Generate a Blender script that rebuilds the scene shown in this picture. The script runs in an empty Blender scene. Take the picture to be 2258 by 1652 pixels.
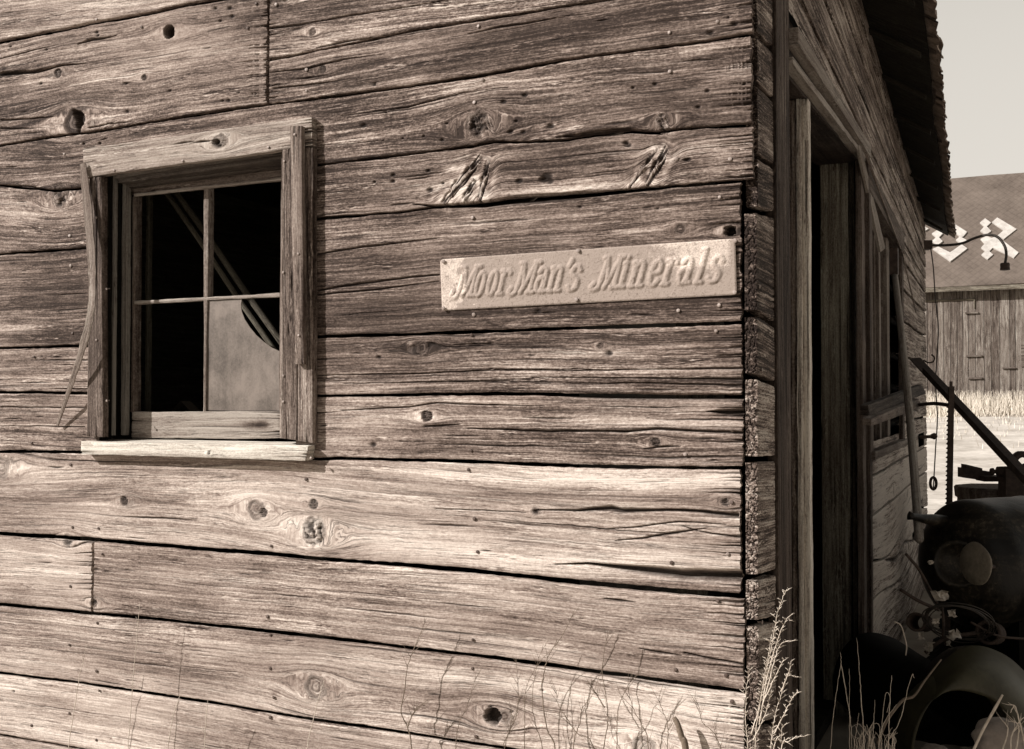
import bpy, math, random
import numpy as np
from mathutils import Vector

# ------------------------------------------------------------------ camera, sky, sun, exposure
C = bpy.context.scene.collection
scn = bpy.context.scene
CAM = np.array([0.682, -2.973, 1.5]); YAW = math.radians(25.3); PITCH = math.radians(1.145)
FPX, CX, CY = 2352.0, 1129.0, 826.0
cd = bpy.data.cameras.new("camera"); cam = bpy.data.objects.new("camera", cd); C.objects.link(cam)
cam.location = CAM; cam.rotation_euler = (math.pi/2+PITCH, 0, YAW)
cd.sensor_width = 36; cd.lens = FPX/2258*36; cd.clip_start = 0.05; cd.clip_end = 3000
scn.camera = cam
HAZE_GLOW = .395
SUN = Vector((1.15, 1.0, -0.95)).normalized()          # the way the light travels
w = bpy.data.worlds.new("World"); scn.world = w; w.use_nodes = True
nt = w.node_tree; nt.nodes.clear()
sky = nt.nodes.new('ShaderNodeTexSky'); sky.sky_type = 'NISHITA'; sky.sun_disc = False
sky.sun_elevation = math.asin(-SUN.z); sky.sun_rotation = math.atan2(-SUN.x, -SUN.y)
sky.air_density = 1.0; sky.dust_density = 3.0
bw = nt.nodes.new('ShaderNodeRGBToBW'); tint = nt.nodes.new('ShaderNodeMix'); tint.data_type = 'RGBA'; tint.blend_type = 'MULTIPLY'
tint.inputs[0].default_value = 1; tint.inputs[7].default_value = (1.0, 0.91, 0.82, 1)
geo = nt.nodes.new('ShaderNodeTexCoord'); sxyz = nt.nodes.new('ShaderNodeSeparateXYZ'); nt.links.new(geo.outputs['Generated'], sxyz.inputs[0])
def wm(op, a, b):
    m = nt.nodes.new('ShaderNodeMath'); m.operation = op
    for v, q in ((a, m.inputs[0]), (b, m.inputs[1])):
        if isinstance(v, (int, float)): q.default_value = v
        else: nt.links.new(v, q)
    return m.outputs[0]
def wr(v, a, b):
    m = nt.nodes.new('ShaderNodeMapRange'); m.interpolation_type = 'SMOOTHSTEP'; nt.links.new(v, m.inputs[0]); m.inputs[1].default_value = a; m.inputs[2].default_value = b; return m.outputs[0]
# pale glow added low in the north-east sky, spread to lift the side wall
az = wr(wm('ADD', wm('MULTIPLY', sxyz.outputs[0], .50), wm('MULTIPLY', sxyz.outputs[1], .86)), .0, .75); el = wr(sxyz.outputs[2], .95, .25)
haze_glow = wm('MULTIPLY', wm('MULTIPLY', az, el), HAZE_GLOW)
bg = nt.nodes.new('ShaderNodeBackground'); bg.inputs[1].default_value = 0.05
bg2 = nt.nodes.new('ShaderNodeBackground'); bg2.inputs[0].default_value = (1.0, .955, .872, 1); nt.links.new(haze_glow, bg2.inputs[1]); adds = nt.nodes.new('ShaderNodeAddShader')
ow = nt.nodes.new('ShaderNodeOutputWorld')
nt.links.new(sky.outputs[0], bw.inputs[0]); nt.links.new(bw.outputs[0], tint.inputs[6])
nt.links.new(tint.outputs[2], bg.inputs[0]); nt.links.new(bg.outputs[0], adds.inputs[0]); nt.links.new(bg2.outputs[0], adds.inputs[1]); nt.links.new(adds.outputs[0], ow.inputs[0])
sd = bpy.data.lights.new("sun", 'SUN'); sd.energy = 4.6; sd.angle = math.radians(0.5); sd.color = (1.0, 0.932, 0.895)
so = bpy.data.objects.new("sun", sd); C.objects.link(so); so.rotation_euler = SUN.to_track_quat('-Z', 'Y').to_euler()
scn.view_settings.view_transform = 'Standard'; scn.view_settings.look = 'None'
scn.view_settings.exposure = 0.45; scn.view_settings.gamma = 1.0

# ------------------------------------------------------------------ picture point -> point in the place
_fh = np.array([-math.sin(YAW), math.cos(YAW), 0]); _r = np.array([math.cos(YAW), math.sin(YAW), 0]); _z = np.array([0, 0, 1.0])
_f = _fh*math.cos(PITCH)+_z*math.sin(PITCH); _u = -_fh*math.sin(PITCH)+_z*math.cos(PITCH)
def ray(px, py): return _f + _r*((px-CX)/FPX) + _u*((CY-py)/FPX)
def W(px, py, y=0.0):                                   # on the front wall (plane of constant y)
    d = ray(px, py); return CAM + d*((y-CAM[1])/d[1])
def S(px, py, x=0.03):                                  # on the side wall (plane of constant x)
    d = ray(px, py); return CAM + d*((x-CAM[0])/d[0])
def Q(px, py, D): return CAM + ray(px, py)*D            # at a given distance ahead
def onplane(px, py, p0, n):
    d = ray(px, py); return CAM + d*(np.dot(p0-CAM, n)/np.dot(d, n))

# ------------------------------------------------------------------ noise
def _h(ix, iy, s):
    v = np.sin(ix*127.1+iy*311.7+s*74.7)*43758.5453
    return v-np.floor(v)
def vn(x, y, s=0.0):
    ix = np.floor(x); iy = np.floor(y); fx = x-ix; fy = y-iy
    fx = fx*fx*(3-2*fx); fy = fy*fy*(3-2*fy)
    a = _h(ix, iy, s); b = _h(ix+1, iy, s); c = _h(ix, iy+1, s); d = _h(ix+1, iy+1, s)
    return a+(b-a)*fx+(c-a)*fy+(a-b-c+d)*fx*fy
def fbm(x, y, s=0.0, o=4):
    x = np.asarray(x, float); y = np.asarray(y, float)
    v = 0; a = .5; t = 0
    for k in range(o):
        v = v+a*vn(x*2**k+k*13.1, y*2**k+k*7.7, s+k*3.3); t += a; a *= .5
    return v/t
def sstep(a, b, x):
    t = np.clip((x-a)/(b-a), 0, 1); return t*t*(3-2*t)

# ------------------------------------------------------------------ mesh accumulator
class Acc:
    def __init__(s): s.V = []; s.F = []; s.T = []; s.G = []; s.A = []; s.B = []; s.K = []; s.n = 0
    def add(s, V, F, G=None, tone=None, dk=None, tris=None, ctr=0.):
        V = np.asarray(V, float).reshape(-1, 3); n = len(V)
        F = np.asarray(F, int).reshape(-1, 4)
        s.V.append(V); s.F.append(F+s.n)
        if tris is not None and len(tris): s.T.append(np.asarray(tris, int).reshape(-1, 3)+s.n)
        s.G.append(np.zeros((n, 3)) if G is None else np.asarray(G, float).reshape(-1, 3))
        s.A.append(np.zeros(n) if tone is None else np.broadcast_to(np.asarray(tone, float).ravel() if np.ndim(tone) else tone, (n,)).astype(float))
        s.B.append(np.zeros(n) if dk is None else np.broadcast_to(np.asarray(dk, float).ravel() if np.ndim(dk) else dk, (n,)).astype(float))
        s.K.append(np.full(n, ctr)); s.n += n
    def build(s, name, mat, parent=None, smooth=True):
        V = np.concatenate(s.V); F = np.concatenate(s.F); T = np.concatenate(s.T) if s.T else np.zeros((0, 3), int)
        m = bpy.data.meshes.new(name)
        m.vertices.add(len(V)); m.vertices.foreach_set('co', V.ravel())
        loops = np.concatenate([F.ravel(), T.ravel()]); m.loops.add(len(loops)); m.loops.foreach_set('vertex_index', loops.astype(np.int32))
        st = np.concatenate([np.arange(len(F))*4, len(F)*4+np.arange(len(T))*3]); m.polygons.add(len(st))
        m.polygons.foreach_set('loop_start', st.astype(np.int32))
        m.update(calc_edges=True)
        m.polygons.foreach_set('use_smooth', np.full(len(st), smooth))
        a = m.attributes.new('gu', 'FLOAT_VECTOR', 'POINT'); a.data.foreach_set('vector', np.concatenate(s.G).ravel())
        a = m.attributes.new('tone', 'FLOAT', 'POINT'); a.data.foreach_set('value', np.concatenate(s.A))
        a = m.attributes.new('dk', 'FLOAT', 'POINT'); a.data.foreach_set('value', np.concatenate(s.B))
        a = m.attributes.new('ctr', 'FLOAT', 'POINT'); a.data.foreach_set('value', np.concatenate(s.K))
        m.validate(); m.materials.append(mat)
        o = bpy.data.objects.new(name, m); C.objects.link(o)
        if parent: o.parent = parent
        return o
def gridf(nu, nv, mask=None):
    i, j = np.meshgrid(np.arange(nu-1), np.arange(nv-1), indexing='ij')
    a = i*nv+j; q = np.stack([a, a+nv, a+nv+1, a+1], -1).reshape(-1, 4)
    if mask is not None: q = q[mask.ravel()]
    return q

# wooden surface relief shared by planks and boards
def wood_field(S_, g, seed, rng, length, half, feats, density=1.0, endl=False, endr=False, zabs=None):
    s0 = float(S_.min()); s1 = float(S_.max())
    wa = .034 if 10 <= seed < 17 else (.004 if seed > 90 else .014)
    g = g + wa*(fbm(S_*1.5, g*6+seed, seed, 2)-.5) + .004*(fbm(S_*4, g*14+seed, seed+3, 2)-.5)
    disp = np.zeros_like(g); dk = np.zeros_like(g); tn = np.zeros_like(g)
    Z = zabs if zabs is not None else g
    for k in feats.get('knots', []):
        kx, kz, R, kind = k
        if kx < s0-.2 or kx > s1+.2 or kz < Z.min()-.15 or kz > Z.max()+.15: continue
        dx = S_-kx; dz = Z-kz
        qn = .2 if kind in ('hole', 'half') else .55; near_ = np.exp(-((dx/R/3)**2+(dz/R/3)**2)); dx = dx+near_*R*qn*(fbm(S_*55, Z*55, seed+kx, 3)-.5); dz = dz+near_*R*qn*(fbm(S_*55+9, Z*55, seed+kx+4, 3)-.5)
        ang = np.arctan2(dz, dx); R_ = R*(1+.25*(vn(ang*1.6+9, ang*0+kx*9, seed)-.5))
        r2 = (dx/1.35)**2+dz**2; Re = R*1.25
        f = Re*Re/np.maximum((dx/(2.0+vn(dz*40,dx*0+kx*7,seed)))**2+dz**2, Re*Re)
        g = g-dz*f*.85
        rr = np.sqrt(dx*dx+dz*dz)/R_
        ins = sstep(1.15, .85, rr)
        tn += .07*np.exp(-(rr/2.2)**2)*(1-ins)
        disp += .0025*np.exp(-(rr/2.4)**2)
        g = g*(1-ins)+(rr*R*.8+kx)*ins
        if kind == 'hole':
            disp -= .03*ins; dk = np.maximum(dk, ins*.97)
        elif kind == 'half':
            h = sstep(-.1, .25, dx/R+.3*dz/R); disp -= ins*(.004+.026*h); dk = np.maximum(dk, ins*(.55+.42*h)); tn -= .1*ins
        elif kind == 'dark':
            cr = np.abs(vn(ang*2.2, rr*2.2, seed+5)-.5) < .07
            rim = np.exp(-((rr-1)/.16)**2)
            disp -= ins*.003+.004*ins*cr+.003*rim; dk = np.maximum(dk, ins*.74+.25*ins*cr); dk = np.maximum(dk, rim*.8)
        elif kind == 'ring':
            ring = .5+.5*np.sin(rr*17+vn(ang*2, rr*3, seed)*3)
            disp -= ins*(.0015+.002*ring); dk = np.maximum(dk, ins*(.15+.45*ring)); dk = np.maximum(dk, .4*np.exp(-((rr-1)/.2)**2)*(vn(ang*2, rr, seed)>.4))
        elif kind == 'rough':
            rg = fbm(S_*70, Z*95, seed+2, 3); out = sstep(1.35, .6, rr+.5*(fbm(S_*30, Z*40, seed, 2)-.5))
            disp += out*(rg-.62)*.022; dk = np.maximum(dk, out*(.35+.6*sstep(.60, .42, rg)))
    for sc in feats.get('scars', []):                   # torn bark seams: (x,z)-(x,z), width
        (ax, az), (bx, bz), wd = sc
        if max(ax, bx) < s0 or min(ax, bx) > s1 or min(az, bz) > Z.max()+.05 or max(az, bz) < Z.min()-.05: continue
        vx, vz = bx-ax, bz-az; L = math.hypot(vx, vz); vx /= L; vz /= L
        t = (S_-ax)*vx+(Z-az)*vz; p = -(S_-ax)*vz+(Z-az)*vx
        wob = .35*wd*(fbm(t*60, p*20, seed+1, 2)-.5)*2
        inn = sstep(-.012, .015, t)*sstep(L+.012, L-.012, t)*sstep(wd*1.05, wd*.8, np.abs(p+wob)/(.45+.55*np.sin(np.pi*np.clip(t/L, .12, .9))))
        rg = vn(p*260+seed, t*30, seed+8); rb_ = vn(p*110, t*45, seed+2)
        hal = np.exp(-(p/(wd*2.6))**2)*sstep(-.03, .02, t)*sstep(L+.03, L-.02, t)
        pale = sstep(.35, .65, fbm(p*60+3, t*25, seed+6, 2))
        tn += .42*hal*(1-inn)*pale+.25*inn*(rg > .62)
        g = g+hal*.03*np.tanh(p/wd)
        disp += inn*((rg-.6)*.010+(rb_-.6)*.012); dk = np.maximum(dk, inn*(.25+.72*(rg < .50)*1.0)*sstep(.2, .5, rb_+.25))
    # procedural checks that follow the grain
    n = int(density*length*half*2*95)
    cols = S_[:, 0]
    def crack(g0, a, b, wdt, dep, drk, taper='both'):
        i0, i1 = np.searchsorted(cols, a), np.searchsorted(cols, b)
        if i1-i0 < 3: return
        ss = S_[i0:i1]; gg = g[i0:i1]
        t = (ss-a)/(b-a)
        tp = np.sin(np.pi*np.clip(t, 0, 1))**.6 if taper == 'both' else (t**.7 if taper == 'r' else (1-t)**.7)
        path = g0+.003*(vn(ss*5, ss*0+g0*99, seed)-.5)+.0014*(vn(ss*30, ss*0+g0*77, seed)-.5)
        e = np.exp(-((gg-path)/(wdt*(.35+.65*tp)))**2)*tp
        disp[i0:i1] -= dep*e; dk[i0:i1] = np.maximum(dk[i0:i1], np.minimum(1, drk*e*1.15))
    for _ in range(n):
        g0 = rng.uniform(-half, half); L = rng.choice([.04, .08, .15, .3, .5])*rng.uniform(.6, 1.4); a = rng.uniform(s0-.1, s1)
        big = rng.random() < .16
        crack(g0, a, a+L, rng.uniform(.0011, .0017)*(1.5 if big else 1), rng.uniform(.001, .0035)*(2 if big else 1), rng.uniform(.35, .8) if not big else .95)
    if endr:
        for _ in range(int(16*half*2/.2)):
            L = rng.uniform(.015, .16); crack(rng.uniform(-half, half), s1-L, s1+.001, rng.uniform(.0012, .0026), rng.uniform(.004, .012), .95, 'r')
    if endl:
        for _ in range(int(9*half*2/.2)):
            L = rng.uniform(.01, .1); crack(rng.uniform(-half, half), s0-.001, s0+L, rng.uniform(.001, .002), rng.uniform(.003, .009), .9, 'l')
    for pts, wd, dep in feats.get('cracks', []):        # cracks copied one by one: polyline (x,z)
        X = np.array([p[0] for p in pts]); ZZ = np.array([p[1] for p in pts])
        if X[-1] < s0 or X[0] > s1: continue
        path = np.interp(S_, X, ZZ)+.0022*(vn(S_*22, S_*0+X[0], seed)-.5)
        t = (S_-X[0])/(X[-1]-X[0]); inside = (t > 0) & (t < 1)
        wv = np.interp(np.clip(t, 0, 1), np.linspace(0, 1, len(wd)), wd)
        e = np.exp(-(np.abs(Z-path)/np.maximum(wv, 1e-4))**3)*inside*(wv > 2e-4)
        disp -= dep*e; dk = np.maximum(dk, e*.97)
    for hx, hz, hr in feats.get('pits', []):
        if hx < s0 or hx > s1: continue
        e = np.exp(-(((S_-hx)/(hr*1.5))**2+((Z-hz)/hr)**2)**2); disp -= .006*e; dk = np.maximum(dk, e)
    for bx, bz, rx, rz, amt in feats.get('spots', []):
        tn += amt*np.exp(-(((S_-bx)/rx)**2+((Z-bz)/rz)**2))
    disp += .0016*(fbm(S_*3, g*160, seed, 3)-.5)+.0030*(fbm(S_*2.5, g*30, seed+1, 2)-.5)
    return g, disp, tn, dk

def plank(acc, s0, s1, ftop, fbot, mapf, seed, tone=0., feats={}, thick=.024, holes=(), ds=.007, dz=.0018, density=1., endl=False, endr=False, tilt=0., endgrain=False, ctr=0.):
    rng = random.Random(int(seed*1000)+7)
    ns = max(4, int((s1-s0)/ds)+1); s = np.linspace(s0, s1, ns)
    zt = ftop(s); zb = fbot(s)
    zt = zt-.0030*vn(s*9, s*0, seed)-.0022*vn(s*45, s*0, seed+1)
    zb = zb+.0030*vn(s*8, s*0, seed+2)+.0022*vn(s*50, s*0, seed+3)
    H = float(np.mean(zt-zb)); nz = max(4, int(H/dz)+1)
    t = np.linspace(0, 1, nz); SS = np.repeat(s[:, None], nz, 1); Z = zb[:, None]+(zt-zb)[:, None]*t[None, :]
    cen = (zt+zb)/2; g = Z-cen[:, None]
    # ragged ends
    if endr: SS = SS-(sstep(.97, 1, (SS-s0)/(s1-s0)))*(.006*vn(Z*120, Z*0, seed+4)+.003*vn(Z*30, Z*0, seed))
    gg, disp, tn, dk = wood_field(SS, g, seed, rng, s1-s0, H/2, feats, density, endl, endr, zabs=Z)
    edge = np.minimum(Z-zb[:, None], zt[:, None]-Z)
    disp = disp-.003*np.exp(-edge/.0025)
    disp = disp+tilt*(t[None, :]-.5)
    tl = .34*(fbm(SS*1.3, Z*7, seed+9, 3)-.5)+.34*(fbm(SS*.6+3, g*16, seed+5, 3)-.5)+tn*1.15+tone-.03
    P = mapf(SS, Z, disp)
    mask = np.ones((ns-1, nz-1), bool)
    for (a, b, c, d) in holes:
        sc = (SS[:-1, :-1]+SS[1:, 1:])/2; zc = (Z[:-1, :-1]+Z[1:, 1:])/2
        mask &= ~((sc > a) & (sc < b) & (zc > c) & (zc < d))
    G = np.stack([SS, gg, np.full_like(SS, seed*3.7)], -1)
    acc.add(P, gridf(ns, nz, mask), G, tl, dk, ctr=ctr)
    # rims back into the wall
    for ii_, idx in enumerate((np.s_[:, 0], np.s_[:, -1], np.s_[0, :], np.s_[-1, :])):
        sl = SS[idx]; zl = Z[idx]; dl = disp[idx]
        if holes and len(sl) == ns and False: pass
        nb = 24 if (endgrain and ii_ == 2) else 5; fr = np.linspace(0, 1, nb)
        s2 = np.repeat(sl[:, None], nb, 1); dkr = np.repeat(dk[idx][:, None]*.5, nb, 1); tlr = np.repeat(tl[idx][:, None], nb, 1)
        if endgrain and ii_ == 2:
            zz_ = zl[:, None]; ff_ = fr[None, :]*thick
            l1 = np.abs(((zz_*40+1.3*vn(zz_*30+seed, ff_*200, seed)+ff_*22) % 1)-.5)*2; l2 = np.abs(((ff_*62+1.0*vn(zz_*60, ff_*50, seed+2)+.5*np.floor(zz_*40)) % 1)-.5)*2
            cell = np.minimum(l1/.26, l2/.20); ck = sstep(1.0, .35, cell)*sstep(.25, .45, vn(zz_*25, ff_*60, seed+7)+.15)
            s2 = s2+ck*.004+.0015*vn(zz_*90, ff_*120, seed+4); dkr = np.maximum(ck*.9, 0); tlr = tlr-.12-.12*(seed < 77)
        A = mapf(s2, np.repeat(zl[:, None], nb, 1), dl[:, None]*(1-fr)-thick*fr)
        m = np.ones((len(sl)-1, nb-1), bool)
        for (a, b, c, d) in holes:
            sc = (sl[:-1]+sl[1:])/2; zc = (zl[:-1]+zl[1:])/2; bad = (sc > a) & (sc < b) & (zc > c) & (zc < d); m[bad] = False
        Gr = np.stack([np.repeat(sl[:, None], nb, 1), np.repeat(gg[idx][:, None], nb, 1), seed*3.7+fr[None, :]*thick*np.ones((len(sl), 1))], -1)
        acc.add(A, gridf(len(sl), nb, m), Gr, tlr, dkr)

def board(acc, p00, p10, p11, p01, depth, seed=1., tone=0., along='u', du=.012, dv=.003, density=.7, feats=None, wob=.0015, fn=None, feat_px=None):
    """A board: front face by its corners (u runs p00->p10, v runs p00->p01), a depth vector, grain along u or v."""
    p00, p10, p11, p01 = [np.array(p, float) for p in (p00, p10, p11, p01)]; depth = np.array(depth, float)
    Lu = np.linalg.norm(p10-p00); Lv = np.linalg.norm(p01-p00)
    if along == 'v':
        return board(acc, p00, p01, p11, p10, depth, seed, tone, 'u', du, dv, density, feats, wob, fn)
    nu = max(3, min(700, int(Lu/du)+1)); nv = max(3, min(160, int(Lv/dv)+1))
    u = np.linspace(0, 1, nu)[:, None]; v = np.linspace(0, 1, nv)[None, :]
    U = np.repeat(u, nv, 1); Vv = np.repeat(v, nu, 0)
    e0 = (p01-p00)/max(Lv, 1e-6)
    vw = Vv.copy()
    off = (wob*(vn(U*Lu*7, U*0, seed)-.5)+wob*.6*(vn(U*Lu*30, U*0, seed+2)-.5))*(1-2*Vv)*2
    P = (p00*(1-U[..., None])*(1-Vv[..., None])+p10*U[..., None]*(1-Vv[..., None])+p11*U[..., None]*Vv[..., None]+p01*(1-U[..., None])*Vv[..., None])
    P = P+e0*off[..., None]
    rng = random.Random(int(seed*1000)+3)
    SS = U*Lu; g = (Vv-.5)*Lv
    gg, disp, tn, dk = wood_field(SS, g, seed, rng, Lu, Lv/2, feats or {}, density, True, True, zabs=g)
    nrm = -depth/np.linalg.norm(depth)
    ed = np.minimum(np.minimum(Vv, 1-Vv)*Lv, np.minimum(U, 1-U)*Lu)
    disp = disp-.0022*np.exp(-ed/.0025)
    P = P+nrm*disp[..., None]
    tl = .22*(fbm(SS*1.5, g*9, seed+9, 3)-.5)+tn+tone
    if fn is not None: P = fn(P, U)
    G = np.stack([SS, gg, np.full_like(SS, seed*3.7)], -1)
    acc.add(P, gridf(nu, nv), G, tl, dk)
    for idx in (np.s_[:, 0], np.s_[:, -1], np.s_[0, :], np.s_[-1, :]):
        A0 = P[idx]; nb = 4; fr = np.linspace(0, 1, nb)
        A = A0[:, None, :]+fr[None, :, None]*(depth-0*nrm)[None, None, :]
        Gr = G[idx][:, None, :]+np.array([0, 0, 1.])*(fr[None, :, None]*np.linalg.norm(depth))
        acc.add(A, gridf(len(A0), nb), Gr, np.repeat(tl[idx][:, None], nb, 1), np.repeat(dk[idx][:, None]*.6, nb, 1))
    Pb = P+depth
    st = (max(1, nu//12), max(1, nv//4))
    iu = np.unique(np.append(np.arange(0, nu, st[0]), nu-1)); iv = np.unique(np.append(np.arange(0, nv, st[1]), nv-1))
    acc.add(Pb[np.ix_(iu, iv)], gridf(len(iu), len(iv)), G[np.ix_(iu, iv)]+np.array([0, 0, .5]), tone)

def beam(acc, x0, x1, y0, y1, z0, z1, axis='z', seed=1., tone=0., jit=.002, step=.04):
    """Axis-aligned rough-sawn member, all six faces, grain along axis."""
    lo = np.array([x0, y0, z0]); hi = np.array([x1, y1, z1]); ax = 'xyz'.index(axis); oth = [i for i in range(3) if i != ax]
    for a in range(3):
        b, c = [i for i in range(3) if i != a]
        nb_ = max(2, min(400, int((hi[b]-lo[b])/(step if b == ax else .012))+2)); nc_ = max(2, min(400, int((hi[c]-lo[c])/(step if c == ax else .012))+2))
        for side in (lo, hi):
            B, Cc = np.meshgrid(np.linspace(lo[b], hi[b], nb_), np.linspace(lo[c], hi[c], nc_), indexing='ij')
            P = np.zeros(B.shape+(3,)); P[..., a] = side[a]; P[..., b] = B; P[..., c] = Cc
            al = P[..., ax]
            for i in oth:
                P[..., i] += jit*2*(vn(al*5+i*17, P[..., i]*3, seed+i)-.5)+jit*(vn(al*23+i*17, P[..., i]*40, seed+i+5)-.5)
            G = np.stack([P[..., ax], P[..., oth[0]]+P[..., oth[1]]*.35, P[..., oth[1]]+seed*3.7], -1)
            if a == ax: G = np.stack([P[..., oth[0]]*6, P[..., oth[1]], P[..., oth[0]]+seed], -1)
            acc.add(P, gridf(nb_, nc_), G, tone+.25*(fbm(al*1.5, P[..., oth[0]]*8, seed, 3)-.5), 0)

def tube(acc, pts, rad, sides=8, tone=0., flat=None, caps=True, seed=0.):
    pts = np.array(pts, float); n = len(pts); rad = np.broadcast_to(np.array(rad, float), (n,))
    T = np.gradient(pts, axis=0) if n > 1 else pts
    T = T/np.maximum(np.linalg.norm(T, axis=1), 1e-9)[:, None]
    up = np.array([0, 0, 1.]) if abs(T[0][2]) < .9 else np.array([0, 1., 0])
    V = []; L = np.concatenate([[0], np.cumsum(np.linalg.norm(np.diff(pts, axis=0), axis=1))]); G = []
    for i in range(n):
        a = np.cross(T[i], up); a /= max(np.linalg.norm(a), 1e-9); b = np.cross(a, T[i]); up = b
        for k in range(sides):
            th = 2*math.pi*k/sides
            V.append(pts[i]+rad[i]*(math.cos(th)*a+math.sin(th)*b)); G.append((L[i], rad[i]*math.cos(th), rad[i]*math.sin(th)+seed))
    F = [(i*sides+k, (i+1)*sides+k, (i+1)*sides+(k+1) % sides, i*sides+(k+1) % sides) for i in range(n-1) for k in range(sides)]
    tr = []
    if caps:
        V.append(pts[0]); V.append(pts[-1]); G += [(0, 0, seed), (L[-1], 0, seed)]; c0 = n*sides
        for k in range(sides):
            tr.append((c0, k, (k+1) % sides)); tr.append((c0+1, (n-1)*sides+(k+1) % sides, (n-1)*sides+k))
    acc.add(V, F, G, tone, 0, tris=tr)
def lathe(acc, c, axis, prof, sides=32, fnr=None):
    """prof: (distance along axis, radius)"""
    c = np.array(c, float); ax = np.array(axis, float); ax /= np.linalg.norm(ax)
    up = np.array([0, 0, 1.]) if abs(ax[2]) < .9 else np.array([1., 0, 0]); a = np.cross(ax, up); a /= np.linalg.norm(a); b = np.cross(a, ax)
    n = len(prof); th = np.linspace(0, 2*math.pi, sides+1)
    d = np.array([p[0] for p in prof])[:, None]; r = np.array([p[1] for p in prof])[:, None]*np.ones((1, sides+1))
    if fnr is not None: r = r*fnr(d, th[None, :])
    P = c+d[..., None]*ax+r[..., None]*(np.cos(th)[None, :, None]*a+np.sin(th)[None, :, None]*b)
    G = np.stack([d*np.ones_like(r), r*np.cos(th), r*np.sin(th)], -1)
    acc.add(P, gridf(n, sides+1), G, 0, 0)
def boxa(acc, c, ux, uy, uz):
    """oriented box: centre, three half-extent vectors, edges eased"""
    c = np.array(c, float); E = [np.array(v, float) for v in (ux, uy, uz)]
    for a in range(3):
        b, d = [i for i in range(3) if i != a]
        for s in (-1, 1):
            P = []
            for (i, j) in ((-1, -1), (1, -1), (1, 1), (-1, 1)): P.append(c+s*E[a]+i*E[b]+j*E[d])
            acc.add(P, [[0, 1, 2, 3]], P, 0, 0)
def smooth_path(pts, n=10):
    pts = [np.array(p, float) for p in pts]; P = [2*pts[0]-pts[1]]+pts+[2*pts[-1]-pts[-2]]; out = []
    for i in range(1, len(P)-2):
        for k in range(n):
            t = k/n; p0, p1, p2, p3 = P[i-1:i+3]
            out.append(.5*((2*p1)+(-p0+p2)*t+(2*p0-5*p1+4*p2-p3)*t*t+(-p0+3*p1-3*p2+p3)*t**3))
    out.append(P[-2]); return np.array(out)

# ------------------------------------------------------------------ naming
def tag(o, label=None, cat=None, group=None, kind=None):
    if label: o['label'] = label
    if cat: o['category'] = cat
    if group: o['group'] = group
    if kind: o['kind'] = kind
    return o
def thing(name, label, cat, loc, group=None):
    o = bpy.data.objects.new(name, None); C.objects.link(o); o.location = [float(v) for v in loc]; o.empty_display_size = .1
    bpy.context.view_layer.update()
    return tag(o, label, cat, group)
def fin(acc, name, mat, parent=None, smooth=True):
    """build in world coordinates, then hang under the parent without moving"""
    o = acc.build(name, mat, None, smooth)
    if parent is not None:
        p = parent; off = Vector((0, 0, 0))
        while p is not None: off += p.location; p = p.parent
        o.parent = parent; o.location = -off
    return o

# ------------------------------------------------------------------ materials
def newmat(name):
    m = bpy.data.materials.new(name); m.use_nodes = True; n = m.node_tree
    return m, n, n.nodes['Principled BSDF']
class NB:
    def __init__(s, n): s.n = n
    def lk(s, a, b): s.n.links.new(a, b)
    def val(s, x, sock):
        if isinstance(x, (int, float)): sock.default_value = x
        elif isinstance(x, tuple): sock.default_value = x
        else: s.lk(x, sock)
    def math(s, op, a, b=0., c=None, clamp=False):
        m = s.n.nodes.new('ShaderNodeMath'); m.operation = op; m.use_clamp = clamp
        s.val(a, m.inputs[0]); s.val(b, m.inputs[1])
        if c is not None: s.val(c, m.inputs[2])
        return m.outputs[0]
    def noise(s, vec, scale, detail=4., rough=.6, dist=0., sc=None):
        if sc is not None:
            v = s.n.nodes.new('ShaderNodeVectorMath'); v.operation = 'MULTIPLY'; s.lk(vec, v.inputs[0]); v.inputs[1].default_value = sc; vec = v.outputs[0]
        t = s.n.nodes.new('ShaderNodeTexNoise'); s.lk(vec, t.inputs['Vector']); t.inputs['Scale'].default_value = scale
        t.inputs['Detail'].default_value = detail; t.inputs['Roughness'].default_value = rough; t.inputs['Distortion'].default_value = dist
        return t.outputs[0]
    def ramp(s, f, stops, interp='LINEAR'):
        r = s.n.nodes.new('ShaderNodeValToRGB'); s.val(f, r.inputs[0]); r.color_ramp.interpolation = interp
        e = r.color_ramp.elements
        while len(e) < len(stops): e.new(.5)
        for i, (p, c) in enumerate(stops):
            e[i].position = p; e[i].color = tuple(c)+(1,) if len(c) == 3 else c
        return r.outputs[0]
    def mix(s, f, a, b, mode='MIX'):
        m = s.n.nodes.new('ShaderNodeMix'); m.data_type = 'RGBA'; m.blend_type = mode
        s.val(f, m.inputs[0])
        for x, k in ((a, 6), (b, 7)):
            if isinstance(x, tuple): m.inputs[k].default_value = x if len(x) == 4 else x+(1,)
            else: s.lk(x, m.inputs[k])
        return m.outputs[2]
    def attr(s, name, out='Fac'):
        a = s.n.nodes.new('ShaderNodeAttribute'); a.attribute_name = name; return a.outputs[out]
    def bump(s, h, bsdf, strength=.5, dist=.002, prev=None):
        b = s.n.nodes.new('ShaderNodeBump'); b.inputs['Strength'].default_value = strength; b.inputs['Distance'].default_value = dist
        s.lk(h, b.inputs['Height'])
        if prev is not None: s.lk(prev, b.inputs['Normal'])
        s.lk(b.outputs[0], bsdf.inputs['Normal']); return b.outputs[0]
    def coord(s):
        t = s.n.nodes.new('ShaderNodeTexCoord'); return t.outputs['Object']

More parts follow.
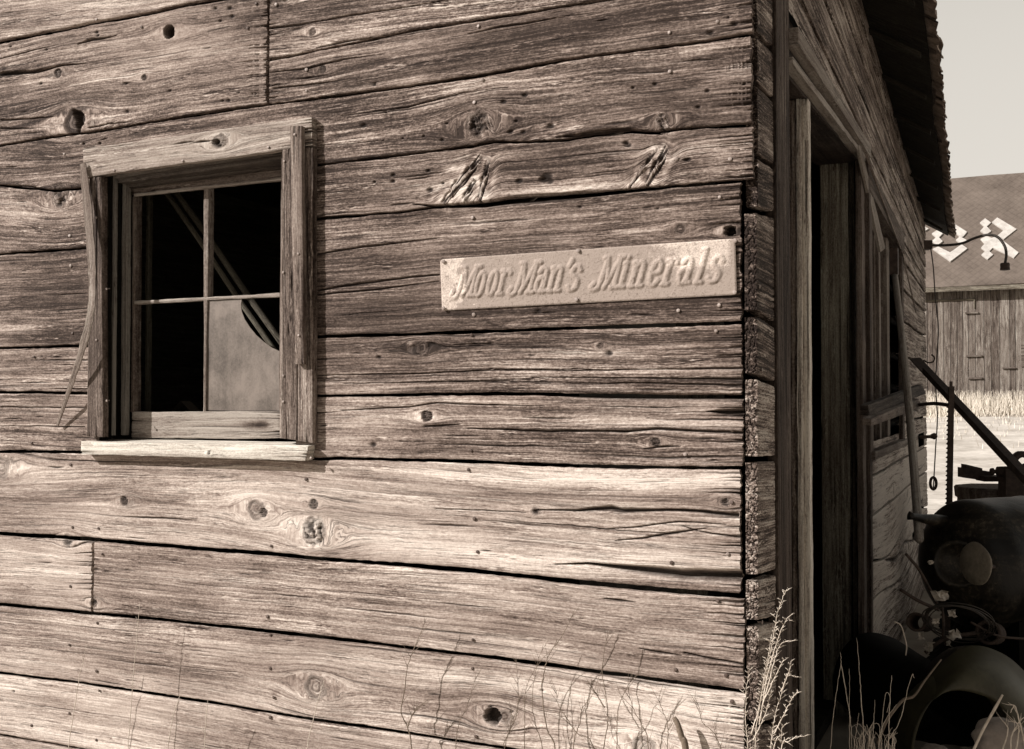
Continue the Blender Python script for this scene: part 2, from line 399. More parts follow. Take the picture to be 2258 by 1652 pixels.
def sep(c, k): return (c[0]*k, c[1]*k, c[2]*k)
def wood(name, bright=1.0, tint=(1, .825, .735), off=0., contrast=1.0, line=1.0, rough=.85, fine=1.0, bumps=1.0):
    m, n, b = newmat(name); k = NB(n); P = k.attr('gu', 'Vector')
    g1 = k.noise(P, 1, 5, .62, .1, (1.3, 62*fine, 30)); g2 = k.noise(P, 1, 4, .6, 0, (5, 260*fine, 90)); bl = k.noise(P, 1, 4, .6, .3, (2.6, 11, 9))
    fz = k.noise(P, 1, 3, .75, 0, (55, 330*fine, 120)); sp = k.noise(P, 1, 3, .7, 0, (120, 160, 100))
    cl = k.noise(P, 1, 3, .55, 0, (2.2, 120*fine, 40)); cm = k.noise(P, 1, 2, .5, 0, (2.1, 14, 9))
    fl = k.noise(P, 1, 5, .7, .5, (7, 42, 20))
    ln = k.math('ABSOLUTE', k.math('SUBTRACT', cl, .5))
    wid = k.math('MULTIPLY', k.math('SUBTRACT', cm, .40, clamp=True), .06)
    ln = k.math('SUBTRACT', 1., k.math('DIVIDE', ln, k.math('ADD', wid, .0012)), clamp=True)
    h = k.math('MULTIPLY', k.math('SUBTRACT', g1, .5), 1.45*contrast)
    h = k.math('ADD', h, k.math('MULTIPLY', k.math('SUBTRACT', g2, .5), 1.0*contrast))
    h = k.math('ADD', h, k.math('MULTIPLY', k.math('SUBTRACT', bl, .5), .9*contrast))
    h = k.math('ADD', h, k.math('MULTIPLY', k.math('SUBTRACT', fz, .5), .9*contrast))
    h = k.math('ADD', h, k.math('MULTIPLY', k.math('SUBTRACT', sp, .5), .8*contrast))
    h = k.math('ADD', h, k.math('MULTIPLY', k.math('SUBTRACT', fl, .5), .55*contrast))
    pt = k.noise(P, 1, 4, .7, .6, (3.2, 26, 20)); msk = k.math('MULTIPLY', k.math('SUBTRACT', pt, .52, clamp=True), 6., clamp=True)   # areas of broken, speckled weathering
    fk = k.noise(P, 1, 2, .6, 0, (34, 210*fine, 160)); flk = k.math('MULTIPLY', k.math('MULTIPLY', k.math('SUBTRACT', fk, .53), 3.2), msk)
    h = k.math('ADD', h, k.math('MULTIPLY', flk, contrast))
    vary = k.math('ADD', k.math('MULTIPLY', k.noise(P, 1, 2, .5, 0, (.9, 3.2, 1.3)), 1.7), .05)
    h = k.math('MULTIPLY', k.math('MULTIPLY', h, vary), k.math('ADD', 1., k.attr('ctr')))
    h = k.math('ADD', h, k.math('ADD', k.attr('tone'), .52+off))
    T = lambda v: (v*tint[0]*bright, v*tint[1]*bright, v*tint[2]*bright)
    U_ = lambda v, a, c: (v*bright, v*bright*a*tint[1]/.825, v*bright*c*tint[2]/.735)
    col = k.ramp(h, [(0, U_(.034, .70, .56)), (.25, U_(.105, .745, .61)), (.5, U_(.25, .79, .67)), (.75, U_(.46, .85, .74)), (1, U_(.74, .90, .80))])
    d = k.math('MULTIPLY', ln, .72*line); d = k.math('MAXIMUM', d, k.attr('dk'))
    col = k.mix(k.math('MULTIPLY', d, .96), col, (.016*bright, .0115*bright, .0095*bright))
    n.links.new(col, b.inputs['Base Color']); b.inputs['Roughness'].default_value = rough; b.inputs['Specular IOR Level'].default_value = .18
    hh = k.math('ADD', k.math('MULTIPLY', g2, .9), k.math('MULTIPLY', g1, 1.0)); hh = k.math('ADD', hh, k.math('MULTIPLY', fz, .45)); hh = k.math('ADD', hh, k.math('MULTIPLY', sp, .3))
    hh = k.math('SUBTRACT', hh, k.math('MULTIPLY', ln, .6*line))
    k.bump(hh, b, .75*bumps, .0028)
    return m
def plainmat(name, c0, c1, scale=12, rough=.8, bump=.4, bd=.004, spec=.3, metal=0., detail=6, sc=(1, 1, 1)):
    m, n, b = newmat(name); k = NB(n); P = k.coord(); f = k.noise(P, scale, detail, .65, .3, sc); f2 = k.noise(P, scale*7, 3, .6)
    f = k.math('ADD', k.math('MULTIPLY', f, .75), k.math('MULTIPLY', f2, .25))
    n.links.new(k.ramp(f, [(.32, c0), (.68, c1)]), b.inputs['Base Color']); b.inputs['Roughness'].default_value = rough
    b.inputs['Specular IOR Level'].default_value = spec; b.inputs['Metallic'].default_value = metal
    k.bump(f, b, bump, bd); return m

M = {}
M['siding'] = wood('siding_wood', 1.0, contrast=1.1, line=.95, fine=1.2)
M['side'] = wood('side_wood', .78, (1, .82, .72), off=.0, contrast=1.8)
M['pale'] = wood('lit_strip_wood', 1.0, (1, .86, .76), off=.26, contrast=.9, line=1.0)  # lit look of the doorway strips put into the colour
M['jamb'] = wood('jamb_wood', .30, (1, .86, .76), off=.0, contrast=.7, line=.8)  # darkened so the casing's shadow on the window jamb sits in the colour
M['trim'] = wood('trim_wood', .80, (1, .84, .745), off=.0, contrast=.8, line=.8)
M['sill'] = wood('sill_wood', 1.0, (1, .88, .78), off=.16, contrast=.6, line=.6)
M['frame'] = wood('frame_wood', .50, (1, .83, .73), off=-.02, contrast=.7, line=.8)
M['dark'] = wood('shaded_wood', .10, (1, .9, .72), off=0, contrast=.7)  # near-black: shade of interior and eave underside put into the colour
M['post'] = wood('door_wood', .52, (1, .9, .74), off=.05, contrast=.9)
M['pole'] = wood('pole_wood', .30, (1, .92, .72), off=.05, contrast=.6)
M['nail'] = plainmat('nail_steel', (.16, .12, .10), (.42, .36, .32), 300, .55, .2, .0005, .5)
M['rustnail'] = plainmat('rusty_nail', (.035, .025, .02), (.13, .09, .07), 300, .7, .2, .0005, .4)
M['rust'] = plainmat('rusty_iron', (.02, .014, .011), (.10, .07, .055), 30, .75, .5, .003, .4)
M['tank'] = plainmat('blackened_steel', (.003, .0028, .0022), (.075, .064, .046), 5, .42, .6, .005, .4, detail=12)
M['shade_black'] = plainmat('shade_black', (.003, .003, .002), (.010, .009, .007), 12, .9, .3, .004, .1)  # near-black colour holds the shade under the tank and in the fender mouth
def speck(name, base, dust, amt):
    m, n, b = newmat(name); k = NB(n); P = k.coord(); a = k.noise(P, 4, 8, .7, .4); f = k.noise(P, 55, 4, .75); g_ = k.noise(P, 1, 5, .6, .4, (3, 3, 16))
    v = k.math('ADD', k.math('MULTIPLY', a, .7), k.math('MULTIPLY', g_, .3)); v = k.math('MULTIPLY', k.math('SUBTRACT', v, .47, clamp=True), 7., clamp=True)
    sp_ = k.math('MULTIPLY', k.math('SUBTRACT', f, .50, clamp=True), 5., clamp=True)
    w_ = k.math('MULTIPLY', v, k.math('ADD', k.math('MULTIPLY', sp_, .8), .2)); c = k.mix(k.math('MULTIPLY', w_, amt), base, dust)
    n.links.new(c, b.inputs['Base Color']); n.links.new(k.math('ADD', k.math('MULTIPLY', w_, .35), .42), b.inputs['Roughness']); b.inputs['Specular IOR Level'].default_value = .35
    k.bump(k.math('ADD', a, k.math('MULTIPLY', f, .3)), b, .5, .008); return m
M['tank'] = speck('blackened_steel', (.005, .0045, .0035), (.21, .175, .125), .8)
M['fender'] = plainmat('olive_steel', (.035, .032, .018), (.095, .088, .052), 7, .45, .2, .002, .45)
M['lid'] = plainmat('grey_disc', (.10, .088, .066), (.30, .265, .21), 14, .6, .3, .002, .4)
M['wire'] = plainmat('old_wire', (.02, .017, .014), (.07, .06, .05), 60, .6, .1, .001, .4)
M['twig'] = plainmat('dry_twig', (.10, .075, .055), (.27, .22, .17), 40, .85, .3, .001, .2)
M['straw'] = plainmat('dry_straw', (.42, .36, .29), (.78, .71, .61), 30, .8, .2, .001, .25)
M['field'] = plainmat('field_straw', (.50, .455, .375), (.80, .745, .65), 3, .85, .2, .001, .2)
M['soil'] = plainmat('dry_soil', (.20, .17, .14), (.52, .47, .40), .9, .95, .8, .03, .15, detail=10)
M['gravel'] = plainmat('pale_gravel', (.36, .33, .285), (.80, .76, .69), 1.3, .95, .7, .02, .15, detail=10)
M['shingle'] = plainmat('old_shingle', (.045, .035, .03), (.20, .165, .14), 14, .9, .7, .01, .2)
M['butt'] = plainmat('shingle_butts', (.10, .08, .065), (.46, .38, .32), 16, .9, .7, .01, .2)
M['stone'] = plainmat('pale_stone', (.14, .12, .10), (.42, .37, .33), 5, .85, .5, .01, .25)
M['white'] = plainmat('white_shingle', (.36, .34, .31), (.62, .60, .56), 5, .8, .2, .005, .2)

def mat_barnroof():
    m, n, b = newmat('barn_shingles'); k = NB(n); P = k.coord(); f = k.noise(P, 1.1, 6, .65)
    sx = n.nodes.new('ShaderNodeSeparateXYZ'); n.links.new(P, sx.inputs[0])
    # diamond shingle courses
    a = k.math('SINE', k.math('ADD', k.math('MULTIPLY', sx.outputs[0], 13.), k.math('MULTIPLY', sx.outputs[2], 15.)))
    c = k.math('SINE', k.math('SUBTRACT', k.math('MULTIPLY', sx.outputs[0], 13.), k.math('MULTIPLY', sx.outputs[2], 15.)))
    d = k.math('MINIMUM', k.math('ABSOLUTE', a), k.math('ABSOLUTE', c)); d = k.math('MULTIPLY', d, 3., clamp=True)
    h = k.math('ADD', k.math('MULTIPLY', f, .8), k.math('MULTIPLY', d, .10))
    h = k.math('ADD', h, k.math('MULTIPLY', k.noise(P, 9, 3, .6), .25))
    n.links.new(k.ramp(h, [(.35, (.08, .065, .054)), (.85, (.205, .172, .145))]), b.inputs['Base Color']); b.inputs['Roughness'].default_value = .9
    b.inputs['Specular IOR Level'].default_value = .15; k.bump(d, b, .3, .01); return m
M['barnroof'] = mat_barnroof()
M['barn'] = wood('barn_boards', .50, (1, .86, .76), off=.02, contrast=.9, fine=.35, bumps=.6)

def mat_sign():
    m, n, b = newmat('weathered_tin'); k = NB(n); P = k.coord()
    sp = k.noise(P, 230, 3, .75); bl = k.noise(P, 9, 4, .6, .4); sp2 = k.noise(P, 90, 3, .7)
    clean = k.attr('tone')                               # patches where the paint survives
    rust = k.math('SUBTRACT', k.math('ADD', k.math('MULTIPLY', sp, 1.3), k.math('MULTIPLY', bl, .75)), clean)
    rust = k.math('ADD', rust, k.math('MULTIPLY', sp2, .5))
    col = k.ramp(rust, [(.40, (.70, .62, .54)), (.78, (.47, .40, .345)), (1.0, (.33, .275, .235))])
    d = k.math('MULTIPLY', k.math('SUBTRACT', k.math('ADD', sp, k.math('MULTIPLY', sp2, .6)), .84, clamp=True), 7., clamp=True)
    d = k.math('MULTIPLY', d, k.math('SUBTRACT', 1., clean, clamp=True))
    col = k.mix(k.math('MULTIPLY', d, .85), col, (.17, .135, .11))
    n.links.new(col, b.inputs['Base Color']); b.inputs['Roughness'].default_value = .7; b.inputs['Specular IOR Level'].default_value = .3
    k.bump(k.math('ADD', sp, sp2), b, .6, .002); return m
M['tin'] = mat_sign()
def mat_glass():
    m, n, b = newmat('dusty_glass'); k = NB(n); P = k.coord(); f = k.noise(P, 7, 6, .65, .3); s = k.noise(P, 120, 3, .7); st = k.noise(P, 1, 4, .6, 0, (40, 40, 5))
    h = k.math('ADD', k.math('MULTIPLY', f, .6), k.math('ADD', k.math('MULTIPLY', s, .2), k.math('MULTIPLY', st, .2)))
    n.links.new(k.ramp(h, [(.40, (.085, .072, .061)), (.60, (.21, .18, .155))]), b.inputs['Base Color'])
    b.inputs['Roughness'].default_value = .38; b.inputs['Specular IOR Level'].default_value = .35; k.bump(s, b, .1, .0005); return m
M['glass'] = mat_glass()

# ------------------------------------------------------------------ ground
def gz(x, y):
    return 1.02*sstep(7, 31, np.asarray(y, float))+.03*(fbm(np.asarray(x)*.5, np.asarray(y)*.5, 4, 3)-.5)-.02*sstep(-1, -6, np.asarray(y, float))
def sheet(name, xs, ys, mat, dz, kind, edge=None):
    X, Y = np.meshgrid(xs, ys, indexing='ij'); Z = gz(X, Y)+dz
    if edge is not None: X, Y = edge(X, Y)
    a = Acc(); a.add(np.stack([X, Y, Z], -1), gridf(len(xs), len(ys))); o = a.build(name, mat); return tag(o, kind=kind)
near = np.linspace(-14, 14, 180)
xs = np.concatenate([[-900, -300, -120, -60, -30, -20], near, [20, 30, 60, 120, 300, 900]])
ys = np.concatenate([[-900, -300, -100, -40, -15], np.linspace(-8, 36, 260), [40, 60, 120, 300, 900]])
sheet('ground', xs, ys, M['soil'], 0, 'structure')
px_ = np.linspace(-3.2, 7.5, 60); py_ = np.linspace(9.5, 27, 90)
o = sheet('gravel_path', px_, py_, M['gravel'], .02, 'structure')
tag(o, 'pale gravel yard between the shed and the barn')

# ------------------------------------------------------------------ the shed: front siding
shed = thing('wooden_shed', 'weathered unpainted plank shed with four-pane window in front and open doorway round the corner', 'shed', (0, 0, 0))
def pw(lst, y=0.): return [(lambda p: (p[0], p[2]))(W(a, b, y)) for a, b in lst]
def line(lst):
    P = pw(lst); X = np.array([p[0] for p in P]); Z = np.array([p[1] for p in P])
    mL = (Z[1]-Z[0])/(X[1]-X[0]); mR = (Z[-1]-Z[-2])/(X[-1]-X[-2])
    def f(s):
        s = np.asarray(s, float); z = np.interp(s, X, Z)
        z = np.where(s < X[0], Z[0]+np.clip(mL, -.05, .05)*(s-X[0]), z); return np.where(s > X[-1], Z[-1]+np.clip(mR, -.05, .05)*(s-X[-1]), z)
    return f
sA = line([(0, 92), (134, 66), (200, 51), (334, 29), (418, 8), (485, -1), (560, -14)])
sC = line([(0, 321), (134, 299), (187, 294), (334, 269), (468, 248), (589, 231), (753, 211), (1064, 166), (1255, 130), (1506, 97), (1660, 74)])
sD = line([(595, 132), (753, 100), (920, 66), (1150, 30), (1400, -12), (1660, -52)])
sE = line([(0, 409), (120, 421), (187, 414), (700, 364), (753, 357), (887, 341), (1044, 322), (1088, 312), (1154, 313), (1238, 309), (1320, 297), (1388, 290), (1445, 292), (1506, 284), (1657, 274)])
sF = line([(0, 561), (187, 547), (705, 482), (753, 478), (887, 467), (954, 458), (1054, 451), (1121, 441), (1388, 420), (1506, 409), (1656, 396)])
sG = line([(0, 768), (170, 763), (705, 742), (920, 737), (1087, 730), (1506, 716), (1640, 711)])
sH = line([(0, 865), (187, 867), (753, 873), (920, 870), (1087, 868), (1221, 870), (1506, 874), (1640, 874)])
sI = line([(0, 996), (177, 997), (700, 1012), (753, 1011), (987, 1017), (1188, 1024), (1321, 1030), (1506, 1032), (1640, 1033)])
sJ = line([(0, 1178), (201, 1190), (359, 1205), (593, 1223), (753, 1237), (1040, 1260), (1256, 1284), (1506, 1307), (1643, 1317)])
sK = line([(0, 1334), (205, 1354), (359, 1368), (593, 1394), (753, 1412), (1040, 1446), (1256, 1475), (1506, 1509), (1643, 1527)])
sL = line([(0, 1486), (180, 1508), (291, 1526), (467, 1552), (611, 1577), (753, 1598), (897, 1619), (1005, 1637), (1062, 1645), (1640, 1735)])
sM = line([(0, 1622), (162, 1650), (900, 1775), (1640, 1900)])
sN = line([(0, 1790), (900, 1935), (1640, 2060)])
sTop = lambda s: np.full_like(np.asarray(s, float), 3.30)
sTop2 = line([(0, -140), (700, -190), (1660, -300)])
sBot = lambda s: np.full_like(np.asarray(s, float), -.12)

XL = -4.1
xe = float(W(1660, 60)[0]); xe2 = float(W(1640, 1000)[0])
xj = float(W(592, 130)[0]); xk = float(W(205, 1270)[0]); xoff = float(W(692, 600)[0])
def P1(px, py): p = W(px, py); return (float(p[0]), float(p[2]))
def pxm(px, py): return float(abs(W(px+1, py)[0]-W(px, py)[0])) # metres across one picture unit
def Kn(px, py, r, kind): x, z = P1(px, py); sc = float(abs(W(px, py+1)[2]-z)); return (x, z, r*sc, kind)
def Sc(a, b, wd): sc = float(abs(W(a[0], a[1]+1)[2]-W(*a)[2])); return (P1(*a), P1(*b), wd*sc)
def Cr(lst, wid, dep=.009): return (pw(lst), [v*.0014 for v in wid], dep)
FE = dict(
 knots=[Kn(373, 71, 14, 'hole'), Kn(128, 163, 9, 'dark'), Kn(165, 268, 27, 'half'), Kn(712, 153, 8, 'dark'), Kn(689, 71, 7, 'ring'), Kn(133, 432, 20, 'rough'),
  Kn(1052, 272, 25, 'rough'), Kn(1460, 266, 13, 'rough'), Kn(1466, 288, 9, 'rough'), Kn(1500, 505, 10, 'ring'), Kn(1610, 509, 11, 'hole'), Kn(930, 768, 12, 'ring'), Kn(942, 917, 11, 'dark'),
  Kn(1445, 975, 9, 'dark'), Kn(275, 1105, 9, 'dark'), Kn(566, 1124, 19, 'ring'), Kn(582, 1130, 9, 'dark'), Kn(693, 1112, 10, 'dark'), Kn(693, 1172, 27, 'rough'), Kn(1183, 1127, 9, 'rough'),
  Kn(697, 1515, 25, 'ring'), Kn(1087, 1580, 19, 'hole'), Kn(1113, 1580, 14, 'ring'), Kn(4, 1030, 22, 'ring'), Kn(150, 1191, 13, 'rough'), Kn(208, 1330, 9, 'rough'), Kn(1420, 1648, 22, 'ring'), Kn(1600, 1107, 8, 'dark'), Kn(318, 171, 6, 'dark'), Kn(1324, 762, 6, 'ring')],
 scars=[Sc((1062, 345), (978, 449), 13), Sc((1078, 352), (1058, 446), 9), Sc((1050, 395), (1020, 447), 9), Sc((1474, 322), (1425, 412), 12), Sc((1448, 330), (1388, 413), 6), Sc((1046, 256), (1058, 292), 11), Sc((1074, 266), (1083, 290), 9), Sc((1456, 258), (1476, 292), 9), Sc((700, 1150), (710, 1202), 9), Sc((688, 1158), (694, 1190), 6), Sc((670, 1160), (678, 1190), 4)],
 cracks=[Cr([(0, 163), (40, 160), (84, 157), (140, 143), (190, 140)], [5, 5, 4, 2, .5], .018),
  Cr([(0, 265), (60, 262), (110, 258), (125, 256)], [3, 2.5, 2, .3]), Cr([(0, 283), (60, 283), (100, 282)], [2, 1.5, .2]),
  Cr([(195, 283), (240, 273), (300, 268)], [2, 1.5, .3]), Cr([(170, 98), (200, 88), (240, 82), (258, 78)], [1, 4, 2.5, .5], .01),
  Cr([(595, 62), (660, 55), (760, 36), (900, 15), (1000, -2)], [3, 1.5, 2, 1.5, .5]), Cr([(700, 105), (760, 92), (830, 80)], [1, 2, .3]),
  Cr([(595, 160), (680, 150), (760, 130), (850, 118)], [1, 2, 1.5, .3]), Cr([(600, 195), (720, 182), (790, 170)], [2, 1.5, .2]),
  Cr([(1030, 75), (1100, 60), (1200, 45), (1262, 33)], [.6, 2.2, 1.6, .3]), Cr([(753, 255), (900, 236), (1020, 204), (1120, 192)], [.8, 1.4, 1.4, .3]),
  Cr([(1226, 303), (1300, 295), (1388, 288), (1450, 294), (1462, 297)], [1, 4, 7, 4, 1], .016),
  Cr([(640, 322), (753, 318), (900, 305)], [.5, .8, .2]), Cr([(910, 450), (954, 455), (1060, 452), (1121, 444), (1250, 433), (1388, 421), (1500, 408)], [1, 3.5, 7, 9, 6, 3, 1], .024),
  Cr([(700, 560), (800, 545), (970, 525)], [2, 2, .5]), Cr([(700, 640), (800, 625), (900, 612), (968, 606)], [2, 3, 2.2, 2]), Cr([(700, 650), (820, 640), (968, 620)], [1.5, 1.8, .8]),
  Cr([(753, 1146-450), (800, 690), (900, 684)], [.3, .7, .2]), Cr([(1000, 760), (1060, 757), (1090, 757)], [.5, 1, .2]),
  Cr([(700, 828), (800, 826), (920, 824), (1080, 816), (1300, 814)], [.8, 1.2, 1.2, 1.6, .4]), Cr([(760, 846), (900, 843), (1100, 840), (1200, 842)], [.8, 1, 1.2, .2]),
  Cr([(1080, 813), (1250, 818), (1400, 815), (1640, 812)], [.5, 1.2, 1, 2.5]), Cr([(1170, 832), (1400, 834), (1640, 836)], [.6, 1.4, 2.5]), Cr([(1180, 846), (1420, 845), (1640, 850)], [.4, 1.2, 2]),
  Cr([(1221, 872), (1280, 874), (1400, 876), (1506, 876), (1640, 877)], [1, 5, 6, 5, 5], .02),
  Cr([(753, 905), (900, 898), (960, 888), (1060, 893), (1200, 895)], [1, 1.6, 1.6, 1.5, .3]), Cr([(935, 940), (985, 938), (1015, 935)], [2, 2.4, .4]),
  Cr([(1028, 945), (1120, 948), (1200, 951), (1380, 951), (1450, 946), (1560, 951), (1640, 955)], [1, 2.5, 3, 2.4, 3.2, 2.6, 3.4], .012),
  Cr([(1560, 908), (1610, 910), (1640, 910)], [.5, 6, 9], .02), Cr([(1420, 990), (1450, 986), (1500, 984)], [.6, 2.6, .5]),
  Cr([(1184, 1125), (1274, 1126), (1346, 1121), (1371, 1127), (1506, 1125), (1630, 1137)], [1, 2.2, 6, 3, 3, 5], .016),
  Cr([(960, 1122), (1060, 1126), (1160, 1130)], [.7, 1.2, .6]), Cr([(1355, 1192), (1420, 1187), (1506, 1172), (1560, 1165)], [.5, 2.4, 3, .5]), Cr([(1320, 1167), (1400, 1163), (1500, 1150), (1600, 1156)], [.5, 1.6, 1.6, .5]),
  Cr([(1225, 1245), (1292, 1243), (1400, 1256), (1506, 1269), (1640, 1272)], [.6, 3, 8, 11, 11], .03),
  Cr([(1506, 1160), (1540, 1172), (1640, 1186)], [1, 1.5, 2.5]), Cr([(0, 409), (60, 411), (120, 421)], [2.5, 2.5, 2.5]),
  Cr([(0, 897), (100, 899), (187, 899)], [1.5, 1.3, 1.3]), Cr([(0, 939), (100, 940), (187, 941)], [.6, 1.2, 1.5]), Cr([(20, 1190), (80, 1188), (160, 1194)], [.2, .5, .2]),
  Cr([(1506, 1440), (1560, 1452), (1640, 1466)], [2, 2.2, 2.6]), Cr([(1330, 1320+0), (1360, 1324), (1400, 1328)], [.8, 3, .4]), Cr([(1410, 1430+0), (1460, 1440), (1500, 1446)], [.6, 3, .6])],
 pits=[(*P1(x, y), r) for x, y, r in [(213, 71, .006), (215, 78, .005), (23, 103, .004), (102, 109, .005), (474, 18, .006), (506, 18, .007), (511, 36, .007), (485, 46, .005), (277, 184, .006), (374, 200, .005), (280, 246, .006), (503, 222, .007), (490, 222, .005),
   (526, 204, .004), (560, 207, .007), (90, 184, .006), (185, 317, .005), (220, 316, .005), (825, 186, .006), (850, 247, .004), (1111, 224, .007), (1157, 210, .007), (1154, 291, .006), (1138, 267, .004), (1215, 278, .008), (1125, 291, .007), (802, 277, .008), (985, 272, .004), (975, 309, .006), (934, 300, .004), (888, 305, .003),
   (867, 386, .006), (867, 400, .006), (826, 401, .004), (944, 376, .006), (948, 419, .008), (976, 404, .004), (1206, 390, .013), (1198, 397, .010), (1212, 400, .009), (1145, 399, .008), (1385, 320, .007), (1380, 315, .006), (1278, 456, .005), (1444, 185, .005), (1395, 193, .004), (1670, 37, .004), (1619, 52, .007), (1566, 73, .007), (1606, 38, .004), (1518, 352, .006), (1511, 352, .005),
   (1187, 686, .006), (1344, 779, .008), (836, 788, .006), (823, 981, .008), (1195, 1523, .004), (1560, 200, .005), (1640, 185, .004), (1450, 460, .003), (30, 1525, .0045), (1540, 236, .005)]],
 spots=[(*P1(1000, 373), .035, .012, .4), (*P1(1300, 410), .28, .02, .38), (*P1(990, 433), .12, .03, .25), (*P1(1440, 1590), .35, .10, .34), (*P1(1200, 1050), .9, .028, .20), (*P1(900, 1090), .5, .03, .05), (*P1(820, 1180), .3, .06, .14), (*P1(1000, 405), .12, .02, .2),
   (*P1(90, 455), .25, .05, .22), (*P1(1050, 185), .3, .018, .2), (*P1(1450, 120), .4, .018, .16), (*P1(1400, 255), .3, .04, .12), (*P1(1500, 320), .2, .02, .1), (*P1(1400, 935), .4, .018, .2), (*P1(700, 100), .4, .03, .1), (*P1(1150, 345), .2, .012, .16),
   (*P1(60, 1040), .4, .04, .16), (*P1(70, 20), .5, .08, .16), (*P1(1250, 350), .3, .05, -.16), (*P1(1350, 240), .5, .05, -.10), (*P1(1250, 60), .7, .05, -.12), (*P1(1200, 1095), .35, .018, -.16), (*P1(1180, 690), .5, .03, -.12), (*P1(1300, 750), .5, .02, -.08), (*P1(80, 660), .4, .09, -.08), (*P1(1130, 1365), .3, .05, -.10),
   (*P1(380, 1110), .2, .04, -.04), (*P1(1420, 1000), .3, .03, -.08), (*P1(900, 320), .3, .03, -.04), (*P1(650, 1600), .6, .04, .08), (*P1(1250, 1440), .3, .03, .06), (*P1(250, 1640), .5, .04, .10), (*P1(1570, 1420), .2, .03, .08), (*P1(60, 1260), .3, .08, .10)])
front = Acc()
CT = {1: -.1, 2: -.05, 3: 0, 4: 0, 5: 0, 6: .1, 7: -.15, 8: -.15, 9: -.1, 10: -.3, 11: -.35, 12: -.2, 13: -.25, 14: -.35, 15: -.3, 16: -.3}
mapF = lambda s, z, d: np.stack([s, -d, z], -1)
# opening behind the window casing
hx0, hx1 = float(W(222, 700)[0]), float(W(655, 700)[0]); hz1 = float(W(500, 350)[2]); hz0 = float(W(400, 985)[2])
HOLE = [(hx0, hx1, hz0, hz1+.03)]
def gap(f, g): return lambda s: f(s)+g
PL = [ # top, bottom, x0, x1, seed, tone, gap above/below (m), density
 (sTop2, sA, XL, xe, 1, -.03, .004, .012, 1.0), (sA, sC, XL, xj-.004, 2, -.08, .012, .007, 1.2), (sTop2, sD, xj+.004, xe, 3, -.12, .004, .005, 1.8), (sD, sC, xj+.004, xe+.002, 4, -.19, .005, .006, 1.3),
 (sC, sE, XL, xe-.002, 5, -.17, .006, .005, 1.5), (sE, sF, XL, xe+.001, 6, -.11, .005, .006, 1.3), (sF, sG, XL, xe2-.002, 7, -.15, .006, .007, 1.0), (sG, sH, XL, xe2, 8, -.05, .006, .005, 3.4),
 (sH, sI, XL, xe2+.001, 9, -.03, .006, .008, 1.9), (sI, sJ, XL, xe2-.006, 10, .15, .005, .011, 1.1), (sJ, sK, XL, xk-.004, 11, .15, .011, .010, .5), (sJ, sK, xk+.005, xe2+.002, 12, .09, .009, .010, 1.0),
 (sK, sL, XL, xe2+.003, 13, .12, .009, .011, 1.1), (sL, sM, XL, xe2+.001, 14, .17, .008, .006, .8), (sM, sN, XL, xe2, 15, .10, .006, .006, .8), (sN, sBot, XL, xe2, 16, .08, .006, .0, .6)]
for i, (ft, fb, a, b, sd_, tn_, ga, gb, den) in enumerate(PL):
    plank(front, a, b, gap(ft, -ga*(.42 if i < 9 else .58)), gap(fb, gb*(.42 if i < 9 else .58)), mapF, sd_+.31, tn_, FE, holes=HOLE, density=den, endl=(a > XL), endr=True, ds=(.0032 if sd_ in (5, 6) else .006), ctr=CT[sd_], tilt=-.002+.003*((i*37) % 5)/5)
# plain boards up to the rafters
for i, z in enumerate(np.arange(2.75, 4.7, .24)):
    zt = float(z)+.23
    q_ = max(0., (z+.24-3.66)/.62); xr = -q_-(.0 if q_ == 0 else .02); xl = XL+q_
    if xr-xl < .3: break
    lo = (lambda s, zz=float(z): np.maximum(zz, sTop2(s)+.006)) if z < 3.3 else (lambda s, zz=float(z): np.full_like(s, zz))
    if z+.23 < float(sTop2(np.array([-.1]))[0]) : pass
    plank(front, xl, xr, (lambda s, zz=zt, l=lo: np.maximum(l(s)+.01, zz)), lo, mapF, 30.2+i, .02, {}, ds=.03, dz=.006, density=.2)
siding = fin(front, 'front_siding', M['siding'], shed)

# nails
def nail_mesh(name, r, mat, hd=.0028):
    a = Acc(); lathe(a, (0, 0, 0), (0, -1, 0), [(-.012, r*.35), (0.0, r*.35), (0.0, r*.85), (hd*.2, r), (hd*.8, r*.96), (hd, r*.7), (hd*1.02, 0.0001)], 12)
    return a, mat
def mk_nail(name, parent, loc, rot, r, mat, cache={}):
    key = (round(r, 4), mat.name)
    if key not in cache:
        a, _ = nail_mesh(name, r, mat); o = a.build(name, mat); me = o.data; bpy.data.objects.remove(o); cache[key] = me
    o = bpy.data.objects.new(name, cache[key]); C.objects.link(o); o.parent = parent
    off = Vector((0, 0, 0)); p = parent
    while p is not None: off += p.location; p = p.parent
    o.location = Vector([float(v) for v in loc])-off; o.rotation_euler = rot; return o
rn = random.Random(4)
bright = [(1055, 58), (1476, 72), (1582, 48), (1477, 158), (1064, 176), (676, 154), (676, 201), (1046, 226), (1492, 351), (1610, 351), (1587, 435), (1042, 480), (1042, 396), (1045, 694), (1496, 685), (1586, 673), (1579, 730), (1511, 1002), (156, 586), (142, 340), (154, 520), (213, 43), (609, 10), (1605, 1222)]
dull = [(1040, 739), (1039, 994), (1033, 1036), (1046, 1144), (1053, 1217), (1043, 1411), (1042, 1474), (1050, 1624), (160, 1163), (217, 1165), (598, 1204), (225, 1222), (155, 1293), (215, 1374), (153, 1422), (590, 1360), (596, 1400), (213, 1480), (596, 1474), (604, 1538), (219, 1523), (153, 1573), (596, 1582), (213, 1632), (1614, 1108), (1583, 1326), (1490, 1477), (1601, 1489), (1614, 1547), (1481, 1241), (160, 735), (75, 787), (156, 1025), (70, 977), (313, 60), (565, 8), (546, 62), (584, 202), (675, 1057), (70, 1600)]
